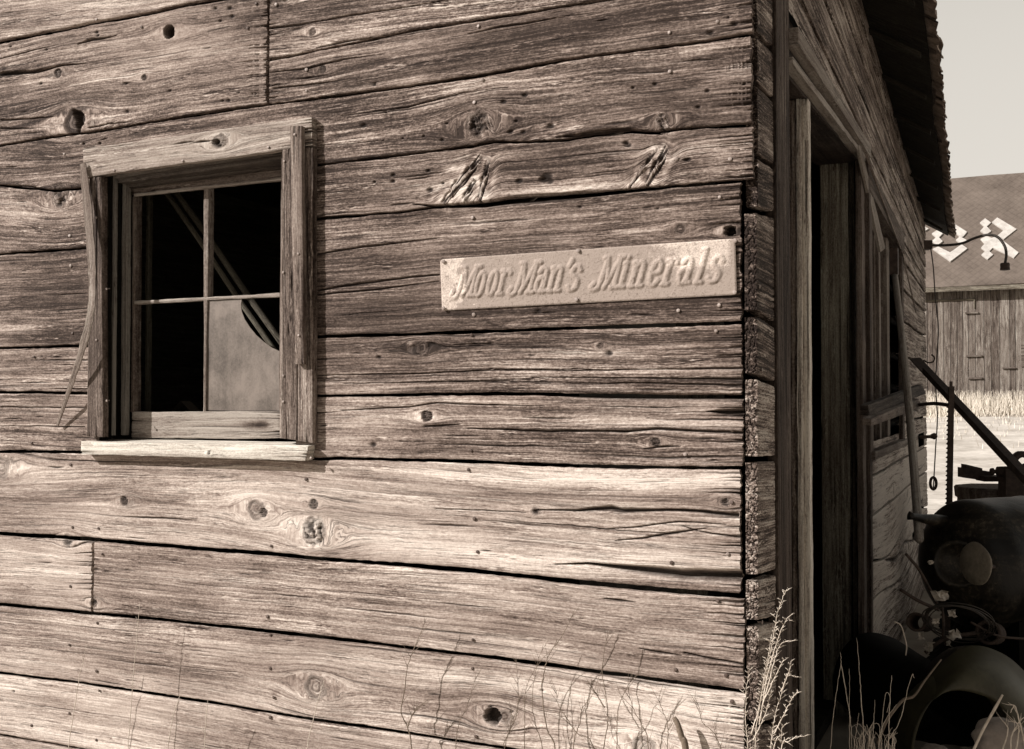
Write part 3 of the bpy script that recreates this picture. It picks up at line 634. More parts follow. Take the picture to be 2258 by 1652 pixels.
for lst, mt, r in ((bright, M['nail'], .0058), (dull, M['rustnail'], .0056)):
    for (a, b) in lst: mk_nail('nail', siding, W(a, b, -.0015), (rn.uniform(-.25, .25), 0, rn.uniform(-.25, .25)), r*rn.choice([.9, 1., 1.1]), mt)

# ------------------------------------------------------------------ the front window
win = Acc()
yf = -.030
def cw(a, b, y=yf): return W(a, b, y)
D_ = (0, .031, 0)
def px2feat(p00, px, py, r, kind, y=yf, half=0): # knot in a horizontal board's own frame
    p = W(px, py, y); return (float(np.linalg.norm((p-p00)[[0, 2]])), 0, r, kind)
# head casing
hc00 = cw(186, 394); 
ttop = [cw(182, 327), cw(686, 258)]
f_head = {'knots': [(1.0*float(np.linalg.norm(cw(492, 300)-cw(190, 360))), .010, .026, 'rough'), (float(np.linalg.norm(cw(484, 298)-cw(190, 360))), .010, .011, 'hole')], 'cracks': [([(.44, .022), (.50, .026), (.54, .023)], [.0005, .003, .0005], .008), ([(.53, .018), (.58, .020), (.63, .015)], [.0004, .004, .0005], .01)]}
board(win, cw(184, 392), cw(687, 320), ttop[1], ttop[0], D_, 41.3, .17, 'u', .008, .002, .6, f_head, fn=None)
# right casing (two strips) and inner stop
board(win, cw(623, 967), cw(655, 971), cw(655, 325), cw(622, 330), (0, .028, 0), 42.3, -.17, 'v', .008, .002, 2.5)
board(win, cw(656.5, 972), cw(689, 977), cw(688, 325), cw(657, 326), (0, .026, 0), 43.3, -.12, 'v', .008, .002, 1.6)
board(win, cw(616, 966, -.006), cw(622.5, 967, -.006), cw(622, 331, -.006), cw(619.5, 331, -.006), (0, .115, 0), 44.3, .0, 'v', .01, .002, .5)
# left casing
board(win, cw(191, 962), cw(226, 964), cw(224, 389), cw(196, 392), (0, .026, 0), 45.3, -.20, 'v', .008, .002, 2.0)
window = fin(win, 'window', M['trim'], shed)
jm = Acc()
ys_ = .085                                                 # sash plane
def cs(a, b, y=None): return W(a, b, ys_ if y is None else y)
# jambs, blind stop, head
xl_ = float(cw(238, 700)[0]); zt_ = float(cw(400, 352)[2]); xr_ = float(cw(622, 700)[0]); zs_ = float(cw(400, 965)[2]); 
zt_l = float(cw(240, 386)[2]); zt_r = float(cw(620, 330)[2])
xs_l = float(cs(283, 700)[0])
def quad_board(acc, xa, xb, z0, z1a, z1b, y0, y1, seed, tone):    # vertical member facing the viewer
    board(acc, (xa, y0, z0), (xb, y0, z0), (xb, y0, z1b), (xa, y0, z1a), (0, y1-y0, 0), seed, tone, 'v', .01, .003, .8)
xc = float(W(258, 700, .02)[0])
def pxb(a, b, y, y1, seed, tone): quad_board(jm, float(W(a, 700, y)[0]), float(W(b, 700, y)[0]), zs_, zt_l+.01, zt_l+.01, y, y1, seed, tone)
pxb(246, 252, .018, .028, 51.3, .45)
pxb(267, 279, .055, .072, 52.3, .35)
# head pieces (seen from below, sloping with the building's sag)
board(jm, (xl_, .012, zt_l-.022), (xr_+.01, .012, zt_r-.022), (xr_+.01, .012, zt_r+.02), (xl_, .012, zt_l+.02), (0, .05, 0), 54.3, -.02, 'u', .01, .003, .5)
board(jm, (xl_, -.004, zt_l-.006), (xr_+.01, -.004, zt_r-.006), (xr_+.01, -.004, zt_r+.02), (xl_, -.004, zt_l+.02), (0, .016, 0), 55.3, .12, 'u', .01, .003, .5)
board(jm, (xl_, .062, zt_l-.034), (xr_+.01, .062, zt_r-.034), (xr_+.01, .062, zt_r+.02), (xl_, .062, zt_l+.02), (0, .08, 0), 56.3, -.04, 'u', .01, .003, .5)
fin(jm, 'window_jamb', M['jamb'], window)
sa = Acc()
D2 = (0, .034, 0)
board(sa, cs(288, 909), cs(295, 909), cs(297, 432), cs(291, 434), D2, 57.3, .0, 'v', .01, .0025, .4)           # left stile
board(sa, cs(289, 430), cs(622, 394), cs(622, 360), cs(286, 400), D2, 58.3, -.08, 'u', .01, .0025, .4)           # top rail
board(sa, cs(289, 967), cs(617, 967), cs(616, 907), cs(290, 908), D2, 59.3, .42, 'u', .006, .002, .5, {'spots': [(float(np.linalg.norm(cs(556, 935)-cs(289, 935))), .0, .050, .013, -.55), (float(np.linalg.norm(cs(580, 935)-cs(289, 935))), .0, .03, .016, -.4)]})           # bottom rail
board(sa, cs(294, 433, ys_-.004), cs(622, 396.5, ys_-.004), cs(622, 391.5, ys_-.004), cs(294, 427, ys_-.004), (0, .01, 0), 60.3, .38, 'u', .01, .0025, .2)
board(sa, cs(294, 671), cs(616, 654), cs(616, 646), cs(294, 664), (0, .022, 0), 61.3, .38, 'u', .01, .0025, .3)
board(sa, cs(448, 908), cs(453, 908), cs(459, 410), cs(449, 411), (0, .03, 0), 62.3, .10, 'v', .01, .0025, .5)
board(sa, cs(614, 907), cs(619, 907), cs(624, 392), cs(619.5, 392), D2, 63.3, .05, 'v', .01, .0025, .4)
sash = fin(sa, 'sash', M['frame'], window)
# broken dusty pane
gl = Acc(); yg = ys_+.008
out = [(455, 905), (455, 664), (525, 660), (533, 659), (531, 672), (533, 688), (540, 705), (551, 722), (566, 740), (583, 755), (600, 767), (617, 775), (617, 906)]
c0 = (500, 830)
pts = [W(a, b, yg) for a, b in out]; cc = W(*c0, yg); n = len(pts)
V = [cc]+pts+[p+np.array([0, .003, 0]) for p in pts]
tr = [(0, 1+i, 1+(i+1) % n) for i in range(n)]; fq = [(1+i, 1+(i+1) % n, 1+n+(i+1) % n, 1+n+i) for i in range(n)]
gl.add(V, fq, tris=tr)
fin(gl, 'broken_pane', M['glass'], window, smooth=False)
# sill
si = Acc(); ysl = -.045
board(si, W(178, 1001, ysl), W(672, 1016, ysl), W(679, 983, ysl), W(178, 974, ysl), (0, .04, 0), 64.3, .14, 'u', .008, .002, .9, {'knots': [(float(np.linalg.norm(W(460, 1003, ysl)-W(178, 1003, ysl))), -.006, .006, 'dark')]})
a0, a1 = W(179, 974, ysl), W(678, 983, ysl)
board(si, a0+[0, 0, -.002], a1+[0, 0, -.002], a1+[-.05, .14, .006], a0+[0.02, .14, .006], (0, 0, -.012), 65.3, .2, 'u', .01, .004, .6)
fin(si, 'window_sill', M['sill'], window)
# nailed batten over the right casing
ba = Acc(); yb = -.052
board(ba, W(652, 803, yb), W(668, 803, yb), W(664, 277, yb), W(638, 277, yb), (0, .020, 0), 66.3, -.04, 'v', .008, .002, 1.0)
bat = fin(ba, 'batten', M['trim'], window)
for (a, b, y) in [(403, 355, yf), (252, 376, yf), (592, 325, yf), (213, 480, yf), (236, 637, yf), (213, 750, yf), (236, 884, yf), (627, 356, yf), (625, 601, yf), (625, 829, yf), (625, 886, yf), (686, 1010, ysl), (650, 297, yb), (658, 560, yb), (659, 740, yb)]:
    mk_nail('nail', window, W(a, b, y-.001), (rn.uniform(-.2, .2), 0, rn.uniform(-.2, .2)), .0048, M['nail'])

# bent lath hanging off the left casing
la = Acc()
pp = smooth_path([W(184, 362, -.040), W(196, 480, -.052), W(204, 600, -.066), (W(201, 690, -.085)), W(182, 770, -.075), W(160, 840, -.055), W(128, 938, -.012)], 12)
wd_ = np.interp(np.linspace(0, 1, len(pp)), [0, .1, .45, .65, .85, 1], [.013, .016, .014, .013, .009, .004])
V = []; G = []
for i, p in enumerate(pp):
    T = pp[min(i+1, len(pp)-1)]-pp[max(i-1, 0)]; T /= np.linalg.norm(T)
    side = np.cross(T, np.array([.35, -1, 0])); side /= np.linalg.norm(side); nn = np.cross(side, T); jit = 1+.25*(vn(np.array([i*.5]), np.array([0.]), 3)[0]-.5)
    for (s, t) in ((-1, 0), (-1, 1), (1, 1), (1, 0)):
        V.append(p+side*s*wd_[i]*jit+nn*t*.006); G.append((i*.02, s*wd_[i], t*.02+5))
F = [(i*4+k, (i+1)*4+k, (i+1)*4+(k+1) % 4, i*4+(k+1) % 4) for i in range(len(pp)-1) for k in range(4)]
F += [(0, 1, 2, 3), (len(V)-4, len(V)-1, len(V)-2, len(V)-3)]
la.add(V, F, G, .08); 
t = thing('loose_lath', 'thin bent strip of wood sprung away from the left side of the window casing', 'lath', W(150, 900, 0)); fin(la, 'lath_strip', M['trim'], t, smooth=False)

# ------------------------------------------------------------------ embossed tin sign
def elp(cx, cy, rx, ry, a0=0, a1=360, n=20): return [(cx+rx*math.cos(math.radians(a0+(a1-a0)*i/n)), cy+ry*math.sin(math.radians(a0+(a1-a0)*i/n))) for i in range(n+1)]
B0, XH, CP = 92, 78, 200
def L_o(x): return [elp(x+32, B0+XH*.98, 27, XH*.98)], 78
def L_M(x, w=180):   # swash M: hooked entry, two peaks
    return [smooth2([(x-8, B0+34), (x-20, B0+8), (x+0, B0-8), (x+24, B0+10), (x+36, B0+70), (x+40, B0+150), (x+38, B0+CP-6), (x+22, B0+CP)]),
            [(x+40, B0+CP-4), (x+78, B0+48)], [(x+78, B0+48), (x+132, B0+CP-2)], [(x+128, B0+CP), (x+130, B0+4)], [(x+112, B0+2), (x+150, B0+2)], [(x+124, B0+CP), (x+154, B0+CP-2)], [(x+62, B0+4), (x+76, B0+40)]], w
def smooth2(p): return [tuple(q[:2]) for q in smooth_path([(a, b, 0) for a, b in p], 6)]
def L_r(x): return [[(x+14, B0+2), (x+14, B0+2*XH)], [(x, B0+2*XH-4), (x+14, B0+2*XH)], smooth2([(x+14, B0+118), (x+32, B0+150), (x+52, B0+152), (x+58, B0+136)]), [(x, B0+2), (x+30, B0+2)]], 74
def L_a(x): return [elp(x+30, B0+48, 26, 48), smooth2([(x+8, B0+132), (x+24, B0+155), (x+48, B0+150), (x+58, B0+120)]), [(x+58, B0+120), (x+58, B0+2)], [(x+58, B0+2), (x+74, B0+6)]], 88
def L_n(x): return [[(x+12, B0+2), (x+12, B0+2*XH)], [(x, B0+2*XH-4), (x+12, B0+2*XH)], smooth2([(x+12, B0+120), (x+34, B0+152), (x+56, B0+148), (x+62, B0+120), (x+62, B0+2)]), [(x, B0+2), (x+26, B0+2)], [(x+52, B0+2), (x+78, B0+2)]], 92
def L_s(x): return [smooth2([(x+62, B0+128), (x+42, B0+156), (x+14, B0+144), (x+10, B0+112), (x+36, B0+84), (x+58, B0+56), (x+54, B0+14), (x+26, B0+0), (x+2, B0+22)])], 82
def L_i(x): return [[(x+12, B0+2), (x+12, B0+2*XH)], [(x, B0+2*XH-4), (x+12, B0+2*XH)], [(x+12, B0+188), (x+14, B0+194)], [(x, B0+2), (x+28, B0+2)]], 48
def L_e(x): return [smooth2([(x+8, B0+78), (x+56, B0+86), (x+58, B0+128), (x+36, B0+156), (x+12, B0+130), (x+6, B0+76), (x+14, B0+18), (x+38, B0+0), (x+62, B0+26)])], 82
def L_l(x): return [[(x+14, B0+2), (x+14, B0+212)], [(x, B0+208), (x+14, B0+212)], [(x, B0+2), (x+32, B0+2)]], 48
def L_q(x): return [[(x+8, B0+200), (x-2, B0+160)]], 26
strokes = []
for ch, x in (('M', 92), ('o', 234), ('o', 320), ('r', 402), ('M', 500), ('a', 652), ('n', 742), ('q', 848), ('s', 866), ('M', 1044), ('i', 1200), ('n', 1262), ('e', 1372), ('r', 1464), ('a', 1552), ('l', 1660), ('s', 1728)):
    x *= 1.055; st, _ = {'M': L_M, 'o': L_o, 'r': L_r, 'a': L_a, 'n': L_n, 's': L_s, 'i': L_i, 'e': L_e, 'l': L_l, 'q': L_q}[ch](x)
    for s_ in st: strokes.append([(a*1.0+.30*(b-B0), b) for a, b in s_])
nu, nv = 560, 110
cTL, cTR, cBR, cBL = W(970, 572, -.006), W(1621, 526, -.006), W(1625, 650, -.006), W(974, 685, -.006)
U, Vv = np.meshgrid(np.linspace(0, 1, nu), np.linspace(0, 1, nv), indexing='ij')
X = U*2000; Y = Vv*360
dist = np.full_like(X, 1e9)
for s_ in strokes:
    for (a, b), (c, d) in zip(s_[:-1], s_[1:]):
        vx, vy = c-a, d-b; L2 = max(vx*vx+vy*vy, 1e-6)
        i0 = max(0, int((min(a, c)-40)/2000*nu)); i1 = min(nu, int((max(a, c)+40)/2000*nu)+1)
        xx, yy = X[i0:i1], Y[i0:i1]; tt = np.clip(((xx-a)*vx+(yy-b)*vy)/L2, 0, 1)
        dist[i0:i1] = np.minimum(dist[i0:i1], np.hypot(xx-a-tt*vx, yy-b-tt*vy))
em = sstep(27, 4, dist+3*(vn(X*.05, Y*.05, 5)-.5))
hgt = .0046*em*(.72+.5*fbm(X*.035, Y*.035, 11, 3)*1.0)+.0009*(fbm(X*.012, Y*.02, 3, 3)-.5)+.0007*(fbm(X*.08, Y*.08, 4, 3)-.5)
hgt += -.002*sstep(8, 0, np.minimum(np.minimum(X, 2000-X), np.minimum(Y, 360-Y)))
Pl = (cBL*(1-U[..., None])*(1-Vv[..., None])+cBR*U[..., None]*(1-Vv[..., None])+cTR*U[..., None]*Vv[..., None]+cTL*(1-U[..., None])*Vv[..., None])
rad = 26                                                  # rounded corners
for cx_, cy_ in ((rad, rad), (2000-rad, rad), (rad, 360-rad), (2000-rad, 360-rad)):
    pass
Pl[..., 1] -= hgt+.004*np.sin(U*7)*(.3)+.002*U
cleanA = sstep(.55, .35, X/2000*6+fbm(X*.02, Y*.03, 9, 3)*1.2-.6)+sstep(.70, .86, X/2000+.12*(fbm(X*.01, Y*.02, 8, 3)-.5))*sstep(.42, .62, Vv+.25*(fbm(X*.014, Y*.02, 7, 3)-.5))*sstep(1.0, .97, X/2000)
cleanA += .35*sstep(.66, .9, Vv)*fbm(X*.006, Y*.02, 6, 2)
sg = Acc(); k = .60*np.clip(cleanA, 0, 1)-.22*sstep(.35, .1, Vv)*(1-np.clip(cleanA, 0, 1))
mask = np.ones((nu-1, nv-1), bool)
Xc = (X[:-1, :-1]+X[1:, 1:])/2; Yc = (Y[:-1, :-1]+Y[1:, 1:])/2
for cx_, cy_ in ((rad, rad), (2000-rad, rad), (rad, 360-rad), (2000-rad, 360-rad)):
    inx = (Xc < rad) if cx_ == rad else (Xc > 2000-rad); iny = (Yc < rad) if cy_ == rad else (Yc > 360-rad)
    mask &= ~(inx & iny & (np.hypot(Xc-cx_, Yc-cy_) > rad))
sg.add(Pl, gridf(nu, nv, mask), None, k)
for idx in (np.s_[8:-8, 0], np.s_[8:-8, -1], np.s_[0, 8:-8], np.s_[-1, 8:-8]):
    A0 = Pl[idx]; A = np.stack([A0, A0+[0, .002, 0]], 1); sg.add(A, gridf(len(A0), 2), None, .1)
sign = thing('metal_sign', 'long pale embossed metal sign reading MoorMan\'s Minerals nailed to the plank wall', 'sign', W(1298, 608))
plate = fin(sg, 'plate', M['tin'], sign)
for (a, b) in [(978, 577), (1275, 553), (1621, 531), (1271, 661), (978, 680), (1620, 645)]:
    mk_nail('nail', sign, W(a, b, -.0095), (rn.uniform(-.3, .3), 0, rn.uniform(-.3, .3)), .0066, M['nail'])

# ------------------------------------------------------------------ the shed: side siding, door, side window, roof
YE = 6.25
side = Acc(); TH = .03
mapS = lambda s, z, d: np.stack([TH+d, s, z], -1)
# short board ends between the corner and the door casing
ends = [(1668, -60, 1700, -20), (1666, 75, 1700, 106), (1668, 182, 1703, 217), (1666, 338, 1703, 365), (1664, 460, 1710, 474), (1662, 688, 1706, 716), (1664, 824, 1706, 843), (1665, 1016, 1710, 1013), (1666, 1276, 1714, 1260), (1668, 1376, 1711, 1366), (1668, 1600, 1714, 1590), (1668, 1740, 1714, 1740)]
def sline(a):
    p, q = S(a[0], a[1]), S(a[2], a[3]); m = (q[2]-p[2])/(q[1]-p[1])
    return lambda s: p[2]+m*(np.asarray(s, float)-p[1])
yend = float(S(1708, 873, .03)[1]); FS = {'cracks': [], 'knots': []}
rnd = random.Random(8)
for i in range(len(ends)-1):
    f0, f1 = sline(ends[i]), sline(ends[i+1]); y0 = .002+rnd.uniform(0, .010)
    if i < 4: y0 = .026
    tcrop = .004+rnd.uniform(0, .006)
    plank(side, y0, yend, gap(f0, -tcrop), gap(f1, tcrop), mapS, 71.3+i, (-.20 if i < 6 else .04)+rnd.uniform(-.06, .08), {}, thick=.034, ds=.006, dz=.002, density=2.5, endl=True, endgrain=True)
# the long boards beyond the door
zb = [-.12, .12, .43, .66, .90, 1.10, 1.33, 1.55, 1.76, 1.98, 2.2, 2.42, 2.6, 2.78, 2.96, 3.14, 3.32, 3.5]
dy0, dy1, dz1 = .60, 2.22, 2.50
wy0, wy1, wz0, wz1 = 2.50, 3.95, 1.27, 2.48
def droop(z): return lambda s: z-.105*sstep(2.0, 3.4, np.array(z))*(np.asarray(s, float)-2.0)*.95+.012*(vn(np.asarray(s)*1.3, np.asarray(s)*0, z*9)-.5)+(.05*np.sin(np.asarray(s)*2.2+z*5) if z < .8 else 0)
SF = {'knots': [(3.0+rnd.random()*3, rnd.uniform(.3, 3.2), rnd.uniform(.012, .03), rnd.choice(['dark', 'ring', 'hole', 'rough'])) for _ in range(26)],
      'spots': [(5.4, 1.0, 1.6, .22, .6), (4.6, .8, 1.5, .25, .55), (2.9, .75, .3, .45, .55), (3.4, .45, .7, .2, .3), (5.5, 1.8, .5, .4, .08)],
      'cracks': [([(3.2, .60), (3.8, .52), (4.3, .56), (4.9, .50)], [.004, .016, .012, .003], .02), ([(2.5, .22), (3.0, .2), (3.3, .28)], [.02, .03, .004], .03), ([(5.0, 1.0), (5.5, .95), (6.0, .97)], [.002, .008, .002], .02), ([(4.6, 1.42), (5.2, 1.40), (5.9, 1.43)], [.003, .014, .01], .02)]}
SHOLE = [(dy0-.25, dy1+.12, -1, 2.742), (wy0, wy1, wz0, wz1), (5.35, 5.9, 1.12, 1.22), (4.8, 5.2, .50, .56)]
for i in range(len(zb)-1):
    fb_, ft_ = droop(zb[i]), droop(zb[i+1]); y0 = yend+.02 if zb[i+1] > 2.72 else dy1-.05
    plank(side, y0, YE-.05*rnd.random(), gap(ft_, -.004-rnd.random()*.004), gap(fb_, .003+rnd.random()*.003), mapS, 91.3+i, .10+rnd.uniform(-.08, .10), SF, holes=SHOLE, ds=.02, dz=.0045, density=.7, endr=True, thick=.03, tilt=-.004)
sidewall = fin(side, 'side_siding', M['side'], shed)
for (a, b) in [(1672, 50), (1674, 152), (1672, 306), (1671, 365), (1674, 632), (1680, 816), (1680, 1372), (1690, 1340)]:
    mk_nail('nail', sidewall, S(a, b, TH+.002), (0, 0, math.pi/2), .006, M['nail'])

# door casings and head
dc = Acc()
def sx(px, X): # y on the side wall for a picture column at plane X
    return float(S(px, 873, X)[1])
ya, ybb = sx(1717, TH+.010), sx(1745, TH+.010)
board(dc, (TH+.010, ya, -.1), (TH+.010, ybb, -.1), (TH+.010, ybb, 2.78), (TH+.010, ya-.015, 2.95), (-.03, 0, 0), 111.3, -.16, 'v', .01, .003, 1.5)
# far casing of doorway: edge strips facing the camera
yfar = 2.16
def vpost(acc, pxa, pxb, y, zbm, ztp, dep, seed, tone, axis='v'):
    pa, pb = W(pxa, 873, y), W(pxb, 873, y)
    board(acc, (pa[0], y, zbm), (pb[0], y, zbm), (pb[0], y, ztp), (pa[0], y, ztp), (0, dep, 0), seed, tone, axis, .012, .004, 1.2)
def zat(px, py, y): return float(W(px, py, y)[2])
vpost(dc, 1889, 1903, 2.20, -.1, zat(1895, 316, 2.20), .10, 112.3, .0)
vpost(dc, 1905.5, 1919, 2.32, -.1, zat(1910, 335, 2.3), .06, 113.3, -.12)
vpost(dc, 1896, 1905, 2.30, -.1, zat(1900, 340, 2.3), .03, 114.3, -.25)
# head of the doorway: stepped members seen from below; underside and groove shade put into tone
def ybeam(acc, X0, X1, y0, y1, za0, za1, drop, seed, tone):       # runs along y, sags by drop
    p = lambda x, y, z: (x, y, z)
    board(acc, p(X1, y0, za0), p(X1, y1, za0-drop), p(X1, y1, za1-drop), p(X1, y0, za1), (X0-X1, 0, 0), seed, tone, 'u', .015, .004, 1.0)
ybeam(dc, -.17, TH-.012, ybb+.002, 2.25, 2.538, 2.552, -.065, 117.3, -.35)
ybeam(dc, -.02, TH+.022, ybb+.002, 2.27, 2.553, 2.578, -.055, 116.8, .42)
ybeam(dc, -.02, TH+.004, ybb+.002, 2.29, 2.579, 2.614, -.045, 116.3, -.45)
ybeam(dc, -.02, TH+.040, ybb+.002, 2.33, 2.615, 2.668, -.02, 115.3, .30)
ybeam(dc, -.02, TH-.018, ybb-.05, 2.36, 2.66, 2.75, .01, 115.9, -.5)
board(dc, S(1943, 556, .055), S(1953, 548, .055), S(1898, 318, .055), S(1893, 322, .055), (-.012, 0, 0), 119.9, .36, 'v', .01, .003, .6)
frame = fin(dc, 'door_frame', M['frame'], shed)
dp = Acc()
vpost(dp, 1811, 1873, 2.26, -.1, zat(1840, 346, 2.26), .05, 118.3, .08)
vpost(dp, 1873, 1886, 2.34, -.1, zat(1880, 346, 2.26), .05, 119.3, -.2)
fin(dp, 'door_post', M['post'], frame)
dl = Acc()
yl = .86
vpost(dl, 1744, 1757, yl, -.1, 2.55, .04, 121.3, -.38)
vpost(dl, 1758, 1770, yl-.012, -.1, 2.55, .04, 122.3, .10)
vpost(dl, 1771, 1785, yl+.0, -.1, 2.55, .05, 123.3, .14)
fin(dl, 'door_jamb', M['pale'], frame)

# side window
sw = Acc()
for (y0, y1, z0, z1, X1, sd_, tn_) in [(wy0-.10, wy0, wz0-.05, wz1+.02, TH+.02, 131.3, .0), (wy1, wy1+.11, wz0-.05, wz1+.02, TH+.025, 132.3, -.1)]:
    board(sw, (X1, y0, z0), (X1, y1, z0), (X1, y1, z1), (X1, y0, z1), (-.022, 0, 0), sd_, tn_, 'v', .012, .004, 1.)
ybeam(sw, .0, TH+.03, wy0-.14, wy1+.16, wz1+.00, wz1+.12, .09, 133.3, .02)
ybeam(sw, -.04, TH+.045, wy0-.14, wy1+.14, wz0-.075, wz0-.035, .0, 134.3, .1)
ybeam(sw, -.08, -.01, wy0, wy1, wz1-.07, wz1, .04, 135.3, -.05)
for (y0, y1, X1) in [(sx(a, X), sx(b, X), X) for a, b, X in ((1931, 1938, -.02), (1940, 1944, .0), (1950, 1955, -.01), (1958, 1963, .01))]:
    board(sw, (X1, y0, wz0-.03), (X1, y1, wz0-.03), (X1, y1, wz1-.02), (X1, y0, wz1-.02), (-.035, 0, 0), 136.3+y0, .22, 'v', .012, .004, .6)
fin(sw, 'side_window', M['frame'], shed)

# frame, floor, hidden walls, added light stops (enclose the dark interior)
ins = Acc()
beam(ins, XL-.03, XL, 0.03, YE, -.1, 2.85, 'y', 141); ins.add([(XL-.01, .03, 2.8), (XL-.01, YE, 2.8), (XL-.01, YE, 2.93), (XL-.01, .03, 3.68)], [(0, 1, 2, 3)]); beam(ins, XL, .0, YE-.03, YE, -.1, 2.85, 'x', 142)
ins.add([(XL, YE-.02, 2.8), (-.01, YE-.02, 2.8), (-.01, YE-.02, 2.945), (-2.05, YE-.02, 4.20), (-2.05, YE-.02, 4.205), (XL, YE-.02, 2.94)], [(0, 1, 2, 3), (0, 3, 4, 5)])
for x in (-3.4, -.12): beam(ins, x-.09, x, .03, .13, -.1, 3.1, 'z', 143+x)
beam(ins, float(W(200, 700, .03)[0])-.05, float(W(222, 700, .03)[0]), .035, .13, -.1, 3.1, 'z', 145)
beam(ins, float(W(660, 700, .03)[0])+.02, float(W(660, 700, .03)[0])+.11, .035, .13, -.1, 3.1, 'z', 146)
beam(ins, -.64, -.60, .25, 2.15, 0, 2.0, 'y', 149)  # unseen partition added to block sun crossing from window to doorway
for y in (2.4, 3.9, 5.2): beam(ins, -.13, -.02, y, y+.09, -.1, 3.1, 'z', 147+y)
beam(ins, XL, -.1, .14, YE-.04, .0, .06, 'x', 150)
ins.add([(XL, .06, 3.0), (-.01, .06, 3.0), (-.01, .06, 3.66), (-2.05, .06, 4.92), (-2.05, .06, 4.93), (XL, .06, 3.62)], [(0, 1, 2, 3), (0, 3, 4, 5)])  # backing sheet added to stop sun leaking through the gable boards
ins.add([(-.03, 2.3, -.1), (-.03, YE, -.1), (-.03, YE, 1.2), (-.03, 2.3, 1.2)], [(0, 1, 2, 3)])  # this and the next sheets: dark backing added against light through siding gaps
ins.add([(-.03, 3.85, 1.2), (-.03, YE, 1.2), (-.03, YE, 2.9), (-.03, 3.85, 3.2)], [(0, 1, 2, 3)])
ins.add([(-.03, .03, 2.75), (-.03, YE, 2.5), (-.03, YE, 2.9), (-.03, .03, 3.6)], [(0, 1, 2, 3)])
fin(ins, 'inner_framing_light_stops', M['dark'], shed)
st_ = Acc(); beam(st_, float(W(321, 700, .30)[0]), float(W(325, 700, .30)[0]), .30, .325, -.1, 2.9, 'z', 151.); fin(st_, 'inner_stud', M['pole'], shed)
gb = Acc()                                                # small dark triangle on the floor stack seen in the lower left pane
# roof: two slopes, the near eave sagging toward the back
roof = Acc(); deck = Acc()
def eave(y):  # (x, z) of the edge, and of the wall top
    t = (y-2.47)/(6.3-2.47); return (.305+(.19-.305)*t, 3.20+(2.80-3.20)*t)
ny = 120; Yr = np.linspace(-.10, 6.36, ny)
def wtop(y):
    t = (y-2.47)/(6.2-2.47); return 3.38+(2.93-3.38)*t
rngr = np.random.RandomState(5)
jag = .018*np.sin(Yr*3.1)+.02*(np.array([vn(np.array([y*4.]), np.array([0.]), 2)[0] for y in Yr])-.5)+.014*(rngr.rand(ny)-.5)
ridge_x = -2.05
def prof(y):
    ex, ez = eave(y); wt = wtop(y); m = (wt-ez)/(ex+.0); zr = wt+.62*2.05; return [(ex, ez), (0.0, wt), (ridge_x, zr)]
for layer, (off, thk, ext, mat_) in enumerate([(0, .022, 0, None), (.026, .012, .018, None)]):
    A = np.zeros((ny, 4, 3)); Bm = np.zeros((ny, 4, 3))
    for i, y in enumerate(Yr):
        p = prof(y); ex = p[0][0]+ext+(jag[i] if layer else jag[i]*.3); ez = p[0][1]-(ext+.5*jag[i]*(layer))*.6
        row = [(ex, ez), (ex*.5, (ez+p[1][1])/2), p[1], p[2]]
        for j, (x, z) in enumerate(row):
            A[i, j] = (x, y, z+off+.006+(.006*math.sin(y*9+j) if layer else 0)); Bm[i, j] = (x, y, z+off+.006+thk)
    (roof if layer else deck).add(A, gridf(ny, 4), A); (roof if layer else deck).add(Bm, gridf(ny, 4), Bm)
    for j in (0, 3): (roof if layer else deck).add(np.stack([A[:, j], Bm[:, j]], 1), gridf(ny, 2))
    for i in (0, -1): roof.add(np.stack([A[i], Bm[i]], 1), gridf(4, 2))
A = np.array([[(ridge_x, y, wtop(y)+.62*2.05+.05), (-4.4, y, wtop(y)-.18)] for y in Yr]); roof.add(A, gridf(ny, 2)); roof.add(A+[0, 0, .03], gridf(ny, 2))
rf = fin(roof, 'roof', M['shingle'], shed)
# curled shingle butts along the eave
fin(deck, 'roof_deck', M['dark'], rf); sh = Acc(); rs = random.Random(12); y = -.05  # deck underside gets the dark wood to hold the eave's shade
while y < 6.3:
    wdt = rs.uniform(.09, .26); ex, ez = eave(y); big = rs.random() < .12
    for lay in range(3):
        ov = .016*vn(np.array([y*3.+lay*9]), np.array([0.]), 3)[0]+rs.uniform(0, .008)+(.02 if big and lay == 2 else 0); lift = .012*lay+rs.uniform(-.003, .006)+(.012 if big and lay == 2 else 0)
        y0_ = y+rs.uniform(-.03, .03); n_ = 7; rows = []
        for q in range(n_):
            yy = y0_+wdt*q/(n_-1)*.98; e_x, e_z = eave(yy); wv = .006*math.sin(q*1.3+y*9+lay)+rs.uniform(-.003, .003)
            x1 = e_x+.040+ov+wv; z1 = e_z+.012-ov*.6+lift+.004*math.sin(q*2+y*5)
            rows.append([(x1, yy, z1-.009), (x1+.001, yy, z1), (e_x-.08, yy, e_z+.10+.012*lay), (e_x-.16, yy, e_z+.15+.012*lay)])
        R_ = np.array(rows); sh.add(R_, gridf(n_, 4), R_); sh.add(np.array([[a_[0], (a_[3][0], a_[3][1], a_[3][2]-.009)] for a_ in rows]), gridf(n_, 2))
    y += wdt
fin(sh, 'eave_shingles', M['butt'], rf, smooth=False)
ra = Acc()
for i, y in enumerate(np.arange(.25, 6.3, .58)):
    ex, ez = eave(y); wt = wtop(y)
    p = np.array([(ex-.03, y, ez-.005), (-.4, y, wt+.25)]); 
    ra = Acc(); board(ra, p[0]+[0, 0, -.022], p[1]+[0, 0, -.03], p[1]+[0, 0, -.001], p[0]+[0, 0, -.001], (0, .045, 0), 160.3+i, 0, 'u', .02, .006, .3); fin(ra, 'rafter', M['dark'], rf)

